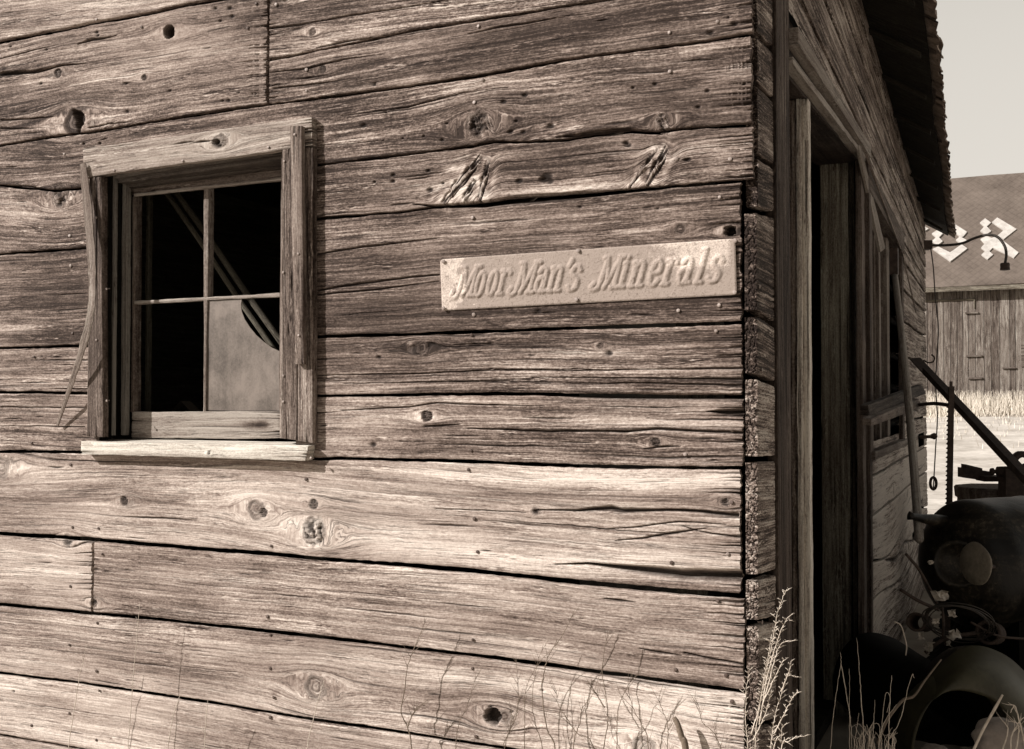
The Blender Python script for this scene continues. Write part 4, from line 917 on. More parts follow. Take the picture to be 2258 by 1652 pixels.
# thin lath and hooks on the side wall
sl = Acc(); tube(sl, [S(1909, 338, .075), S(1945, 440, .07), S(1990, 560, .065), S(2020, 690, .06)], [.006, .006, .005, .004], 5)
t = thing('thin_lath', 'thin pale lath slanting down the side wall from the door casing', 'lath', S(1945, 440, .07)); fin(sl, 'lath_strip', M['trim'], t)

# ------------------------------------------------------------------ inside the window: two poles crossing
def inpt(px, py, y): return W(px, py, y)
for i, (a, b, r, lab) in enumerate([((370, 430), (600, 765), .011, 'slim diagonal pole seen through the front window, nearer the lower left of the two'), ((392, 430), (622, 757), .013, 'rough diagonal pole seen through the front window, upper right of the two')]):
    A_, B_ = inpt(*a, .33+.03*i), inpt(*b, .30+.03*i); d = B_-A_; P = [A_-d*.4, A_, A_+d*.33, A_+d*.66, B_, B_+d*.9]
    P = [p+np.array([0, 0, .004*((k*7) % 3-1)]) for k, p in enumerate(P)]
    if P[-1][2] < 0.05: P[-1] = P[-2]+(P[-1]-P[-2])*((P[-2][2]-.04)/(P[-2][2]-P[-1][2]))
    ac = Acc(); tube(ac, smooth_path(P, 5), r, 10, seed=i*3.)
    t = thing('inner_pole', lab, 'pole', P[-1], 'poles inside the shed'); fin(ac, 'pole_shaft', M['pole'], t)

# ------------------------------------------------------------------ on and beside the side wall
def stick(name, lab, cat, pts, rad, mat, sides=8, group=None, part='shaft', smooth_n=8):
    ac = Acc(); P = smooth_path(pts, smooth_n); rr = np.interp(np.linspace(0, 1, len(P)), np.linspace(0, 1, len(rad)), rad) if not isinstance(rad, (int, float)) else rad
    tube(ac, P, rr, sides); t = thing(name, lab, cat, pts[0], group); fin(ac, part, mat, t); return t
M['handle'] = wood('handle_wood', .72, (1, .90, .82), off=.10, contrast=.5, line=.3)
p0, p1 = S(1972, 602, .10), S(2026, 1190, .31)
ac = Acc(); P = [p0+(p1-p0)*t+np.array([.010*math.sin(t*3), 0, 0]) for t in np.linspace(0, 1, 20)]; P.append(P[-1]+(p1-p0)*.008)
tube(ac, P, [.0165]+[.017+.002*t for t in np.linspace(0, 1, 19)]+[.010], 14)
t = thing('wooden_pole', 'smooth round wooden handle hanging slantwise against the side wall', 'pole', p1); fin(ac, 'pole_shaft', M['handle'], t)
# iron strap the pole hangs in
ac = Acc(); boxa(ac, p0+[0, 0, .06], (.02, 0, 0), (0, .03, 0), (0, 0, .07)); tube(ac, [S(1967, 560, .03), S(1969, 575, .09), S(1972, 600, .10)], .008, 6); fin(ac, 'hanger', M['rust'], t)
# broken boards jutting from the side window
ac = Acc()
a, b = S(1916, 893, .16), S(2034, 848, .15); c, d = S(2042, 868, .15), S(1918, 917, .16)
board(ac, d, c, b, a, (-.03, .0, 0), 171.3, -.1, 'u', .015, .004, .6)
t = thing('upper_broken_board', 'dark splintered board wedged outward below the side window, above the paler one', 'board', a); o = fin(ac, 'plank', M['jamb'], t)
ac = Acc()
a, b = S(1922, 924, .19), S(2028, 880, .17); c, d = S(2034, 898, .17), S(1922, 940, .19)
board(ac, d, c, b, a, (-.03, .0, .004), 172.3, .05, 'u', .012, .004, 1.2)
t = thing('lower_broken_board', 'paler splintered board wedged outward below the side window, under the dark one', 'board', a); fin(ac, 'plank', M['frame'], t)
stick('iron_rod', 'thin rusty rod running level from the broken boards to the toothed iron bar', 'rod', [Q(2025, 893, 6.2), Q(2060, 890, 5.7), Q(2100, 895, 5.15)], .010, M['rust'])
# slanting angle iron
ac = Acc(); A_, B_ = Q(2006, 792, 6.3), Q(2300, 1112, 4.4); d = B_-A_; L = np.linalg.norm(d); d /= L
n1 = np.cross(d, _f); n1 /= np.linalg.norm(n1); n2 = np.cross(d, n1); n2 /= np.linalg.norm(n2)
n1r = n1*.93+n2*.36; n2r = n2*.93-n1*.36
for (off, h1, h2, tt, a0) in ((0, n1r, n2r, .004, 0), (1, n2r, n1r, .004, .14)):
    wd = .030 if off == 0 else .020
    c = A_+d*(L*(1+a0)/2)+h1*wd; boxa(ac, c, d*L*(1-a0)/2, h1*wd, h2*tt)
t = thing('angle_iron', 'long rusty angle iron slanting down from the side wall to the barrel', 'iron bar', B_); fin(ac, 'bar', M['rust'], t, smooth=False)
# toothed bar standing upright
ac = Acc(); A_, B_ = Q(2098, 852, 5.15), Q(2086, 1150, 5.15); B_[2] = .3; dn = (B_-A_); L = np.linalg.norm(dn); dn /= L; sd = _r*1.0; fb = np.cross(dn, sd)
boxa(ac, (A_+B_)/2, dn*L/2, sd*.013, fb*.005)
kk = 0.10
while kk < L-.05:
    c = A_+dn*kk-sd*.013; V = [c-dn*.008, c+dn*.008, c-sd*.010+dn*.002]; V2 = [v+fb*.004 for v in V]
    ac.add(V+V2, [(0, 1, 4, 3), (1, 2, 5, 4), (2, 0, 3, 5)], tris=[(0, 2, 1), (3, 4, 5)]); kk += .022
boxa(ac, A_-sd*.002-dn*.012, dn*.012, sd*.006, fb*.004)
t = thing('toothed_bar', 'upright rusty saw-toothed bar standing between the shed and the barrel', 'bar', B_); fin(ac, 'blade', M['rust'], t, smooth=False)
# gooseneck lamp arm
Dg = 8.5; lamp = thing('gooseneck_lamp', 'rusty gooseneck lamp arm curving out from the far end of the side wall', 'lamp', Q(2040, 541, Dg))
ac = Acc(); boxa(ac, Q(2042, 541, Dg), _r*.035, _fh*.04, _z*.035); boxa(ac, Q(2051, 540, Dg), _r*.008, _fh*.03, _z*.028); fin(ac, 'wall_bracket', M['rust'], lamp, smooth=False)
ac = Acc(); tube(ac, smooth_path([Q(2048, 541, Dg), Q(2085, 541, Dg), Q(2120, 537, Dg-.05), Q(2150, 525, Dg-.1), Q(2178, 518, Dg-.15), Q(2200, 523, Dg-.18), Q(2215, 542, Dg-.2), Q(2219, 562, Dg-.2), Q(2216, 582, Dg-.2)], 8), .0105, 8); fin(ac, 'arm', M['wire'], lamp)
ac = Acc(); top = Q(2216, 580, Dg-.2); lathe(ac, top, (0, 0, -1), [(0, .0001), (0, .03), (.01, .036), (.03, .034), (.055, .037), (.06, .0001)], 12); fin(ac, 'socket', M['rust'], lamp, smooth=False)
stick('hanging_wire', 'thin loose wire drooping down from the lamp bracket', 'wire', [Q(2052, 545, Dg-.05), Q(2058, 590, Dg-.1), Q(2062, 650, Dg-.2), Q(2069, 725, Dg-.3), Q(2065, 800, Dg-.3), Q(2063, 850, Dg-.4), Q(2067, 920, Dg-.5), Q(2063, 990, Dg-.6), Q(2058, 1080, Dg-.7)], .0045, M['wire'], 6, part='strand')
stick('wire_hook', 'small bent wire hook on the far corner of the shed', 'hook', [Q(2037, 795, 8.2), Q(2048, 800, 8.1), Q(2058, 797, 8.0), Q(2060, 788, 8.0), Q(2054, 782, 8.0)], .006, M['rust'], 6)
ac = Acc(); c = Q(2058, 1066, 6.4); P = [c+_r*.018*math.cos(a_)+_z*.036*math.sin(a_) for a_ in np.linspace(0, 2*math.pi, 25)]; tube(ac, P, .0085, 8, caps=False)
t = thing('chain_link', 'single oval iron chain link hanging at the far corner', 'chain link', c); fin(ac, 'link', M['rust'], t)
stick('bolt', 'rusty bolt sticking out of the far wall end above the chain link', 'bolt', [Q(2030, 964, 7.8), Q(2050, 963, 7.6), Q(2060, 962, 7.5)], [.012, .012, .024], M['rust'], 8)

# ------------------------------------------------------------------ barrel with scrap on it
ac = Acc(); bc = Q(2200, 1073, 6.6); rb = .215
bar = thing('wooden_barrel', 'old dark wooden barrel used as a stand for scrap iron behind the black tank', 'barrel', (bc[0], bc[1], float(gz(bc[0], bc[1]))))
zt = float(bc[2]); stv = lambda d, th: 1+.03*(np.abs(np.sin(th*9)) > .25)
lathe(ac, (bc[0], bc[1], 0), (0, 0, 1), [(0, rb*.95), (.2, rb*1.05), (zt*.5, rb*1.12), (zt-.12, rb*1.06), (zt-.04, rb*1.04)], 60, stv); fin(ac, 'staves', M['post'], bar)
ac = Acc(); lathe(ac, (bc[0], bc[1], 0), (0, 0, 1), [(zt-.07, rb*.5), (zt-.07, rb*1.17), (zt-.012, rb*1.2), (zt, rb*1.15), (zt, .0001)], 9); fin(ac, 'lid', M['frame'], bar, smooth=False)
for z_ in (.25, zt-.2):
    ac = Acc(); lathe(ac, (bc[0], bc[1], 0), (0, 0, 1), [(z_, rb*1.07), (z_, rb*1.1), (z_+.035, rb*1.09), (z_+.035, rb*1.05)], 40); fin(ac, 'hoop', M['rust'], bar)
ac = Acc(); c = Q(2150, 1046, 6.5); boxa(ac, c, _r*.085+_z*-.012, _fh*.05, _z*.030); boxa(ac, c+_z*.035-_r*.02, _r*.05-_z*.012, _fh*.035, _z*.016); boxa(ac, c+[.12, 0, -.02], _r*.10, _fh*.06, _z*.016)
t = thing('scrap_iron', 'wedge-shaped lump of scrap iron lying on the barrel lid', 'scrap iron', c); fin(ac, 'lump', M['rust'], t, smooth=False)
vt = thing('iron_vise', 'rusty iron vise with curved jaw on the right of the barrel', 'vise', Q(2235, 1070, 6.3))
ac = Acc(); c = Q(2222, 1040, 6.3); lathe(ac, c-_r*.10, _r, [(0, .0001), (0, .02), (.015, .022), (.02, .012), (.035, .012), (.04, .03), (.17, .034), (.2, .05), (.24, .05), (.24, .0001)], 16); fin(ac, 'screw', M['rust'], vt)
ac = Acc(); boxa(ac, Q(2228, 1068, 6.3), _r*.05, _fh*.05, _z*.09); boxa(ac, Q(2240, 1100, 6.3), _r*.03, _fh*.04, _z*.12); fin(ac, 'body', M['rust'], vt, smooth=False)
ac = Acc(); tube(ac, smooth_path([Q(2236, 1035, 6.2), Q(2236, 1015, 6.2), Q(2244, 1004, 6.2), Q(2257, 1002, 6.2), Q(2270, 1008, 6.2)], 6), [.022]*15+[.02]*9+[.012], 8); fin(ac, 'jaw', M['rust'], vt)

# ------------------------------------------------------------------ black tank and old fender
tk = thing('steel_tank', 'black steel tank with rounded end lying beside the shed doorway', 'tank', Q(2160, 1400, 4.6))
axd = _r*.93+_fh*.36; axd /= np.linalg.norm(axd); c = Q(2148, 1243, 4.55); R = .275
ac = Acc(); n_ = 14
profT = [(-R*.62*math.cos(a_), max(R*math.sin(a_), .0001)) for a_ in np.linspace(0, math.pi/2, n_)]+[(.05, R*1.003), (.12, R*1.01), (.30, R), (.32, R*1.012), (.34, R), (1.3, R*.99), (1.36, R*.9), (1.4, .0001)]
dent = lambda d, th: 1+.02*(np.sin(th*3+d*4))*(d > 0)+.006*np.sin(th*7+d*20)
lathe(ac, c, axd, profT, 64, dent); fin(ac, 'shell', M['tank'], tk)
ac = Acc(); tube(ac, [Q(2004, 1137, 4.45), Q(2012, 1139, 4.45), Q(2030, 1143, 4.48), Q(2052, 1146, 4.5), Q(2085, 1152, 4.55)], [.019, .014, .017, .024, .03], 12); fin(ac, 'spout', M['tank'], tk)
dn = -_r*.93-_fh*.34+_z*.02; dn /= np.linalg.norm(dn); dc_ = Q(2151, 1243, 4.17); pn = -_r*.55-_fh*.83
ac = Acc(); lathe(ac, dc_, dn, [(-.008, .0001), (-.008, .078), (0, .084), (.004, .080), (.003, .045), (.005, .04), (.003, .0001)], 40, lambda d, th: 1+.015*np.sin(th*5)); fin(ac, 'cover_disc', M['lid'], tk)
for al_ in (.12, 1.12):
    b_ = c+axd*al_; zb_ = float(b_[2]-R*.80); ac = Acc(); sd2 = np.cross(axd, [0, 0, 1.]); sd2 /= np.linalg.norm(sd2)
    ah = np.array([axd[0], axd[1], 0])
    boxa(ac, (b_[0], b_[1], zb_/2), ah*.05, sd2*.17, (0, 0, zb_/2)); fin(ac, 'leg', M['shade_black'], tk, smooth=False)
ac = Acc(); pc = Q(2112, 1243, 4.36); lathe(ac, pc, pn, [(.0, .095), (.018, .098), (.018, .080), (-.03, .078), (-.03, .0001)], 40); fin(ac, 'port', M['tank'], tk)
ac = Acc(); tube(ac, [Q(2166, 1245, 4.15), Q(2180, 1248, 4.2), Q(2192, 1250, 4.30)], [.012, .009, .008], 8); fin(ac, 'knob', M['rust'], tk)

fd = thing('old_fender', 'curved olive-black vehicle fender lying below the tank in the weeds', 'fender', (float(Q(2120, 1600, 3.9)[0]), float(Q(2120, 1600, 3.9)[1]), 0.))
outer = [(1992, 1700), (1994, 1640), (2008, 1575), (2034, 1518), (2070, 1470), (2112, 1434), (2150, 1424), (2190, 1432), (2232, 1455), (2275, 1500), (2310, 1560), (2330, 1640), (2340, 1720)]
inner = [(2012, 1700), (2010, 1650), (2022, 1600), (2044, 1560), (2072, 1534), (2098, 1524), (2128, 1524), (2160, 1532), (2190, 1545), (2216, 1570), (2238, 1602), (2256, 1650), (2262, 1720)]
def band(D0, D1, th_):
    rows = []
    o_ = smooth_path([Q(a, b, 4.05) for a, b in outer], 6); i_ = smooth_path([Q(a, b, 3.86) for a, b in inner], 6)
    for t in np.linspace(0, 1, 14):
        bow = math.sin(t*math.pi)*.055
        rows.append(o_*(1-t)+i_*t-_fh*bow*1.0+_z*bow*.15+th_)
    last = rows[-1]
    rows.append(last+_fh*.02); rows.append(last+_fh*.16+_z*.01)
    return np.stack(rows, 1)
B1 = band(0, 0, np.zeros(3)); B2 = B1.copy(); B2 += _fh*.004
ac = Acc(); ac.add(B1, gridf(*B1.shape[:2])); ac.add(B2, gridf(*B1.shape[:2])); fin(ac, 'flare', M['fender'], fd)
# skirt that continues the fender up and back under the tank
o_ = smooth_path([Q(a, b, 4.05) for a, b in outer], 6); ac = Acc()
Bk = np.stack([o_, o_+_fh*.05-_z*.01, o_+_fh*.12-_z*.03], 1); ac.add(Bk, gridf(*Bk.shape[:2])); fin(ac, 'skirt', M['tank'], fd)
rg2 = random.Random(21)
PCS = [('bent_rod', 'bent thin rod under the rounded end of the tank', [(1998, 1222), (2030, 1262), (2066, 1330)], .006), ('bent_rod', 'straight rod leaning from the wall toward the wire coil', [(1985, 1300), (2025, 1325), (2070, 1345)], .007), ('bent_rod', 'rusty rod lying along the top of the fender', [(2040, 1440), (2085, 1408), (2150, 1396)], .008),
 ('bent_rod', 'short upright rod beside the round foil scrap', [(2078, 1340), (2080, 1370), (2079, 1405)], .005), ('bent_rod', 'long drooping rod from the tank to the right edge', [(2140, 1372), (2200, 1402), (2280, 1410)], .005)]
for nm_, lab_, pth_, r_ in PCS: stick(nm_, lab_, 'rod', [Q(a, b, 4.2+.06*rg2.random()) for a, b in pth_], r_, M['rust'], 7, 'rods in the scrap')
for (a, b, r_, lab_) in [(2022, 1372, .035, 'short pipe stub at the left of the scrap between wall and fender'), (2180, 1395, .045, 'wider pipe stub under the tank right of the wire coil')]:
    ac = Acc(); c_ = Q(a, b, 4.25); lathe(ac, c_, -_fh*.8-_r*.5+_z*.2, [(-.16, r_), (.0, r_), (.004, r_*1.08), (.02, r_*1.08), (.02, r_*.8), (-.16, r_*.78)], 20); o = ac.build('pipe_stub', M['rust']); tag(o, lab_, 'pipe')
i_ = smooth_path([Q(a, b, 4.35) for a, b in inner], 6); ac = Acc(); cc_ = Q(2130, 1720, 4.35); cc_[2] = -.1
i0_ = smooth_path([Q(a, b, 3.86) for a, b in inner], 6)+_fh*.15; tun = np.stack([i0_+_fh*(.8*q)-_z*(.0*q) for q in np.linspace(0, 1, 6)], 1); ac.add(tun, gridf(*tun.shape[:2])); e_ = tun[:, -1]; V = [e_.mean(0)]+list(e_); ac.add(V, np.zeros((0, 4), int), tris=[(0, k+1, k+2) for k in range(len(e_)-1)]); fin(ac, 'inner_tunnel', M['shade_black'], fd)

# dark junk heap added to black out the ground between tank, fender and wall
ac = Acc(); nx, nyy = 260, 300
U, Vv = np.meshgrid(np.linspace(0, 1, nx), np.linspace(0, 1, nyy), indexing='ij')
hx = .06+U*2.8; hy = 1.75+Vv*6.6
hh = np.minimum(np.minimum(U, 1-U)*5, np.minimum(Vv*6, (1-Vv)*2.4)); hh = sstep(0, 1, hh)
Z = gz(hx, hy)-.05+hh*(.10+.30*fbm(hx*2.2, hy*2.2, 3, 4)+.22*(fbm(hx*14, hy*14, 5, 3)-.3)+.10*(vn(hx*40, hy*40, 7)-.5))
ac.add(np.stack([hx, hy, Z], -1), gridf(nx, nyy)); o = ac.build('scrap_heap', M['shade_black'])
tag(o, 'low dark heap of scrap and debris added to black out the ground between the shed wall and the tank', 'scrap heap', kind='stuff')
# coiled wire and crumpled foil on it
ac = Acc(); rw = random.Random(3)
for k_ in range(7):
    cx_, cy_ = 2085+rw.uniform(-4, 4), 1372+rw.uniform(-6, 6); rx_, ry_ = rw.uniform(60, 82), rw.uniform(26, 42); th0 = rw.uniform(.10, .25)
    tube(ac, [Q(cx_+30+rx_*math.cos(a_)-ry_*math.sin(a_)*th0, cy_+rx_*math.cos(a_)*th0+ry_*math.sin(a_), 4.15+.08*math.sin(a_)+.01*k_) for a_ in np.linspace(0, 2*math.pi, 40)], .0022, 5, caps=False)
t = thing('wire_coil', 'loose coil of thin wire hanging below the tank', 'wire coil', Q(2110, 1400, 4.1)); fin(ac, 'coil', M['wire'], t)
M['foil'] = plainmat('dull_foil', (.30, .27, .22), (.62, .57, .50), 40, .35, .3, .003, .6)
bits = [((2075, 1313), .030, 'a'), ((2052, 1241), .014, 'b'), ((2104, 1400), .034, 'c'), ((2100, 1352), .020, 'd'), ((2064, 1371), .017, 'e'), ((2031, 1402), .022, 'f'), ((2050, 1426), .026, 'g'), ((2092, 1420), .016, 'h')]
labs = ['crumpled foil scrap under the rounded end of the tank', 'small foil scrap against the wall beside the tank', 'bright folded foil scrap inside the wire coil, furthest right', 'thin bent foil strip standing inside the wire coil', 'round pale foil scrap at the left of the wire coil', 'small foil scrap below the left of the wire coil', 'square pale foil scrap on the top edge of the fender', 'foil scrap between wire coil and fender top']
for (pt, s_, _), lab in zip(bits, labs):
    ac = Acc(); c = Q(pt[0], pt[1], 4.18); n_ = 5
    U, Vv = np.meshgrid(np.linspace(-1, 1, n_), np.linspace(-1, 1, n_), indexing='ij')
    P = c+(U*s_*rw.uniform(.5, 1))[..., None]*_r+(Vv*s_*rw.uniform(.35, .7))[..., None]*_z+(np.array([[rw.uniform(-1, 1) for _ in range(n_)] for _ in range(n_)])*s_*.5)[..., None]*_fh
    P += np.array([[[rw.uniform(-.3, .3)*s_ for _ in range(3)] for _ in range(n_)] for _ in range(n_)])
    ac.add(P, gridf(n_, n_)); ac.add(P+_fh*.0015, gridf(n_, n_)); o = ac.build('foil_scrap', M['foil'], smooth=False); tag(o, lab, 'foil scrap', 'foil scraps in the junk')
# pale rounded stones in the bottom right corner
for (px, py, D, r_, lab) in [(2205, 1630, 3.45, .075, 'pale rounded stone in front of the fender mouth'), (2062, 1668, 3.6, .045, 'small pale stone at the foot of the fender')]:
    ac = Acc(); c = Q(px, py, D)
    th = np.linspace(0, 2*math.pi, 49); ph = np.linspace(.001, math.pi-.001, 28); Tg, Pg = np.meshgrid(th, ph, indexing='ij')
    rr = r_*(1+.22*(fbm(np.cos(Tg)*np.sin(Pg)*2+5, np.cos(Pg)*2+np.sin(Tg)*np.sin(Pg)*2, r_*99, 3)-.5)*2*np.sin(Pg))
    P = c+np.stack([rr*np.cos(Tg)*np.sin(Pg)*1.15, rr*np.sin(Tg)*np.sin(Pg), rr*np.cos(Pg)*.9], -1); P[-1] = P[0]
    ac.add(P, gridf(49, 28)); o = ac.build('stone', M['stone']); tag(o, lab, 'stone')
    zc = float(c[2])-r_*.9
    if zc > .02:
        ac = Acc(); boxa(ac, (c[0], c[1], zc/2), (.09, .03, 0), (-.03, .08, 0), (0, 0, zc/2+.01)); t2 = ac.build('wooden_block', M['post'], smooth=False); tag(t2, 'dark block under the '+('larger' if r_ > .06 else 'smaller')+' pale stone', 'block')

# ------------------------------------------------------------------ barn
YB = 33.0; zf = 1.0
barn = thing('barn', 'large old barn with vertical boards and shingle letters O R on its roof', 'barn', (0, YB, zf))
zeave = float(onplane(2150, 628, np.array([0, YB, 0.]), np.array([0, 1., 0]))[2])
ac = Acc(); x = -7.; rb_ = random.Random(2); k_ = 0
while x < 9:
    wd = rb_.choice([.16, .2, .24, .28]); y = YB-rb_.uniform(0, .02); z0 = zf-.4+rb_.uniform(-.02, .08); tn = rb_.uniform(-.14, .14)
    P = [(x, y, z0), (x+wd-.012, y, z0), (x+wd-.012, y, zeave+.25), (x, y, zeave+.25)]
    nz = 30; zz = np.linspace(z0, zeave+.25, nz); xx = np.array([x, x+wd-.012])
    X_, Z_ = np.meshgrid(xx, zz, indexing='ij'); G = np.stack([Z_, X_, np.full_like(X_, k_*1.7)], -1)
    ac.add(np.stack([X_, np.full_like(X_, y), Z_], -1), gridf(2, nz), G, tn)
    for xe_ in xx:
        Pe = np.array([[(xe_, y, z), (xe_, y+.03, z)] for z in (z0, zeave)]); ac.add(Pe, gridf(2, 2), None, -.3)
    x += wd; k_ += 1
fin(ac, 'board_wall', M['barn'], barn)
ac = Acc(); ac.add([(-7, YB+.06, zf-.5), (9, YB+.06, zf-.5), (9, YB+.06, zeave+.3), (-7, YB+.06, zeave+.3)], [(0, 1, 2, 3)])
for xs_ in (-7, 9): ac.add([(xs_, YB+.05, zf-.5), (xs_, YB+7.5, zf-.5), (xs_, YB+7.5, zeave), (xs_, YB+3.75, zeave+3.77), (xs_, YB+.05, zeave)], [(0, 1, 2, 4)], tris=[(2, 3, 4)])
ac.add([(-7, YB+7.5, zf-.5), (9, YB+7.5, zf-.5), (9, YB+7.5, zeave), (-7, YB+7.5, zeave)], [(0, 1, 2, 3)]); fin(ac, 'inner_wall', M['dark'], barn)
rn_ = np.array([0, -1., 1.])/math.sqrt(2); rp0 = np.array([0, YB-.35, zeave-.05]); ridge = 3.77+.35
def roofpt(x, t, off=0): return np.array([x, YB-.35+t, zeave-.05+t])+rn_*off
ac = Acc(); X_ = np.linspace(-7.4, 9.4, 200); T_ = np.linspace(0, ridge, 40)
jr = .035*(fbm(X_*.5, X_*0, 4, 3)-.5)*2
P = np.array([[roofpt(x, t*(1+.0)+(jr[i] if t > ridge-.01 else 0), .012*math.sin(x*.7)*1) for t in T_] for i, x in enumerate(X_)])
ac.add(P, gridf(200, 40)); Pd = P-rn_*.10; ac.add(Pd, gridf(200, 40)); ac.add(np.stack([P[:, 0], Pd[:, 0]], 1), gridf(200, 2)); ac.add(np.stack([P[:, -1], Pd[:, -1]], 1), gridf(200, 2))
bk = np.array([[(x, YB-.35+ridge, zeave-.05+ridge-.01), (x, YB+8, zeave-.3)] for x in X_]); ac.add(bk, gridf(200, 2)); brf = fin(ac, 'roof', M['barnroof'], barn)
ac = Acc(); boxa(ac, (1, YB-.30, zeave-.13), (8.4, 0, 0), (0, .03, 0), (0, 0, .08)); fin(ac, 'eave_board', M['post'], barn, smooth=False)
# shingle letters set in white
def cp(l): return [(1964+a*.178, 352.8+b*.178) for a, b in l]
polysO = [cp([(750, 765), (790, 790), (945, 890), (905, 940), (880, 958), (942, 992), (870, 1032), (808, 990), (848, 955), (840, 930), (755, 870)]), cp([(520, 1100), (590, 1072), (735, 1145), (880, 1045), (950, 1095), (740, 1255)]),
          cp([(510, 910), (580, 865), (645, 910), (598, 958), (645, 1005), (580, 1055), (510, 1005), (562, 958)]), cp([(560, 850), (720, 740), (760, 765), (755, 800), (640, 880)]), cp([(405, 810), (440, 835), (470, 850), (430, 875), (405, 862)])]
polysR = [cp([(1105, 775), (1170, 722), (1242, 775), (1190, 822), (1247, 880), (1180, 925), (1110, 878), (1160, 822)]), cp([(1255, 770), (1320, 712), (1560, 855), (1400, 980), (1325, 935), (1400, 870)]),
          cp([(1112, 978), (1190, 940), (1250, 965), (1305, 950), (1380, 990), (1585, 1145), (1525, 1210), (1265, 1085), (1222, 1130), (1268, 1172), (1200, 1230), (1125, 1172), (1172, 1128), (1120, 1085), (1165, 1035)])]
def letter(name, polys, lab):
    lt = Acc()
    for pl in polys:
        V = [onplane(a, b, rp0+rn_*.045, rn_) for a, b in pl]; n = len(V); cen = np.mean(V, 0)
        bpy_poly = [Vector(v) for v in V]
        from mathutils.geometry import tessellate_polygon
        tr = [tuple(t) for t in tessellate_polygon([bpy_poly])]
        lt.add(V+[v-rn_*.05 for v in V], [(i, (i+1) % n, n+(i+1) % n, n+i) for i in range(n)], tris=tr)
    o = fin(lt, name, M['white'], brf, smooth=False)
letter('letter_o', polysO, ''); letter('letter_r', polysR, '')
def bw(px, py, y=YB-.03): return onplane(px, py, np.array([0, y, 0.]), np.array([0, 1., 0]))
# outlined door in the barn wall with hinge patches
ac = Acc()
for a, b in (((2035, 664), (2149, 660)), ((2149, 660), (2149, 680))):
    p, q = bw(*a), bw(*b); tube(ac, [p, q], .03, 4)
M['shadowy'] = M['rust']; fin(ac, 'door_edge', M['post'], barn, smooth=False)
for (px0, px1, py0, py1) in [(2128, 2157, 688, 692), (2130, 2165, 783, 787), (2135, 2166, 832, 836), (2210, 2240, 810, 813), (2252, 2262, 760, 808)]:
    ac = Acc(); p, q = bw(px0, py1), bw(px1, py0); boxa(ac, (p+q)/2+[0, -.01, 0], ((q[0]-p[0])/2, 0, 0), (0, .03, 0), (0, 0, (q[2]-p[2])/2)); fin(ac, 'batten', M['barn'], barn, smooth=False)

# dry grass field at the barn's foot and round the yard
ac = Acc(); rg = np.random.RandomState(7); N = 30000
gx = rg.uniform(-6, 9, N); gy = rg.uniform(0, 1, N)**.7*14+18.6
keep = (gy > 27+2.*np.sin(gx*.5)+rg.rand(N)) | (rg.rand(N) < .10) | (gx > 1.8+.9*rg.rand(N)+(27-gy)*.18); gx, gy = gx[keep], gy[keep]; N = len(gx)
hgt_ = (.10+.40*rg.rand(N))*(.35+sstep(24, 31, gy)*1.0); an = rg.rand(N)*6.28; lean = rg.rand(N)*.6*hgt_; b0 = np.stack([gx, gy, gz(gx, gy)], -1)
wv = np.stack([np.cos(an), np.sin(an), 0*an], -1)*.010; tip = b0+np.stack([np.cos(an*3)*lean, np.sin(an*3)*lean, hgt_], -1)
V = np.stack([b0-wv, b0+wv, tip+wv*.3, tip-wv*.3], 1).reshape(-1, 3); ac.add(V, np.arange(4*N).reshape(N, 4)); o = ac.build('dry_grass', M['field'])
tag(o, 'sunlit dry grass growing up to the barn wall', 'grass', kind='stuff')

# ------------------------------------------------------------------ weeds
def twigs(ac, path, r0, r1, seed, side=6, slen=.05, spiky=False, y=None):
    rr_ = random.Random(seed); P = smooth_path(path, 8); n = len(P)
    P = P+np.array([[rr_.uniform(-.0012, .0012) for _ in range(3)] for _ in range(n)])
    tube(ac, P, np.linspace(r0, r1, n), 5)
    L = np.concatenate([[0], np.cumsum(np.linalg.norm(np.diff(P, axis=0), axis=1))])
    if spiky:
        s = L[-1]*.30; k = 0
        while s < L[-1]:
            i = min(n-2, int(np.searchsorted(L, s))); T = P[i+1]-P[i-1]; T /= max(np.linalg.norm(T), 1e-9); sg_ = 1 if k % 2 else -1
            ll = slen*rr_.uniform(.5, 1.2); dr = T*.7+_r*sg_*.8+np.array([rr_.uniform(-.4, .4), rr_.uniform(-.5, .5), rr_.uniform(-.1, .3)]); q = P[i]
            mid = q+dr*ll*.5+[0, 0, ll*.08]; e = q+dr*ll
            tube(ac, [q, mid, e], [r1*1.4, r1*1.7, r1*.6], 4); 
            for _ in range(2):
                w_ = np.array([rr_.uniform(-1, 1), rr_.uniform(-1, 1), rr_.uniform(-.2, 1)])*ll*.35; tube(ac, [mid, mid+w_], [r1*1.2, r1*.4], 3)
            s += rr_.uniform(.005, .011); k += 1
    else:
        for _ in range(side):
            i = rr_.randint(n//3, n-2); T = P[i+1]-P[i-1]; T /= max(np.linalg.norm(T), 1e-9); ll = slen*rr_.uniform(.4, 1.6)
            dr = T*.9+_r*rr_.choice([-1, 1])*rr_.uniform(.3, .7)+[0, rr_.uniform(-.3, .1), 0]; q = P[i]
            tube(ac, [q, q+dr*ll*.5+[0, 0, .004], q+dr*ll+[0, 0, .012]], [r1*1.1, r1*.8, r1*.35], 4)
def toground(pts, y):   # picture path on the plane y, carried down to the soil
    P = [W(a, b, y) for a, b in pts]; b = P[0].copy(); d = P[0]-P[1]; d = d/max(np.linalg.norm(d), 1e-9)
    g = float(gz(b[0], y)); L = b[2]-g
    return [np.array([b[0]+d[0]*L*.2, y+.0, g-.01]), np.array([b[0]+d[0]*L*.15, y, g+L*.5])]+P
def c8(l): return [(753+a*.3594, 1058+b*.3594) for a, b in l]
def c9(l): return [(1506+a*.3594, 1058+b*.3594) for a, b in l]
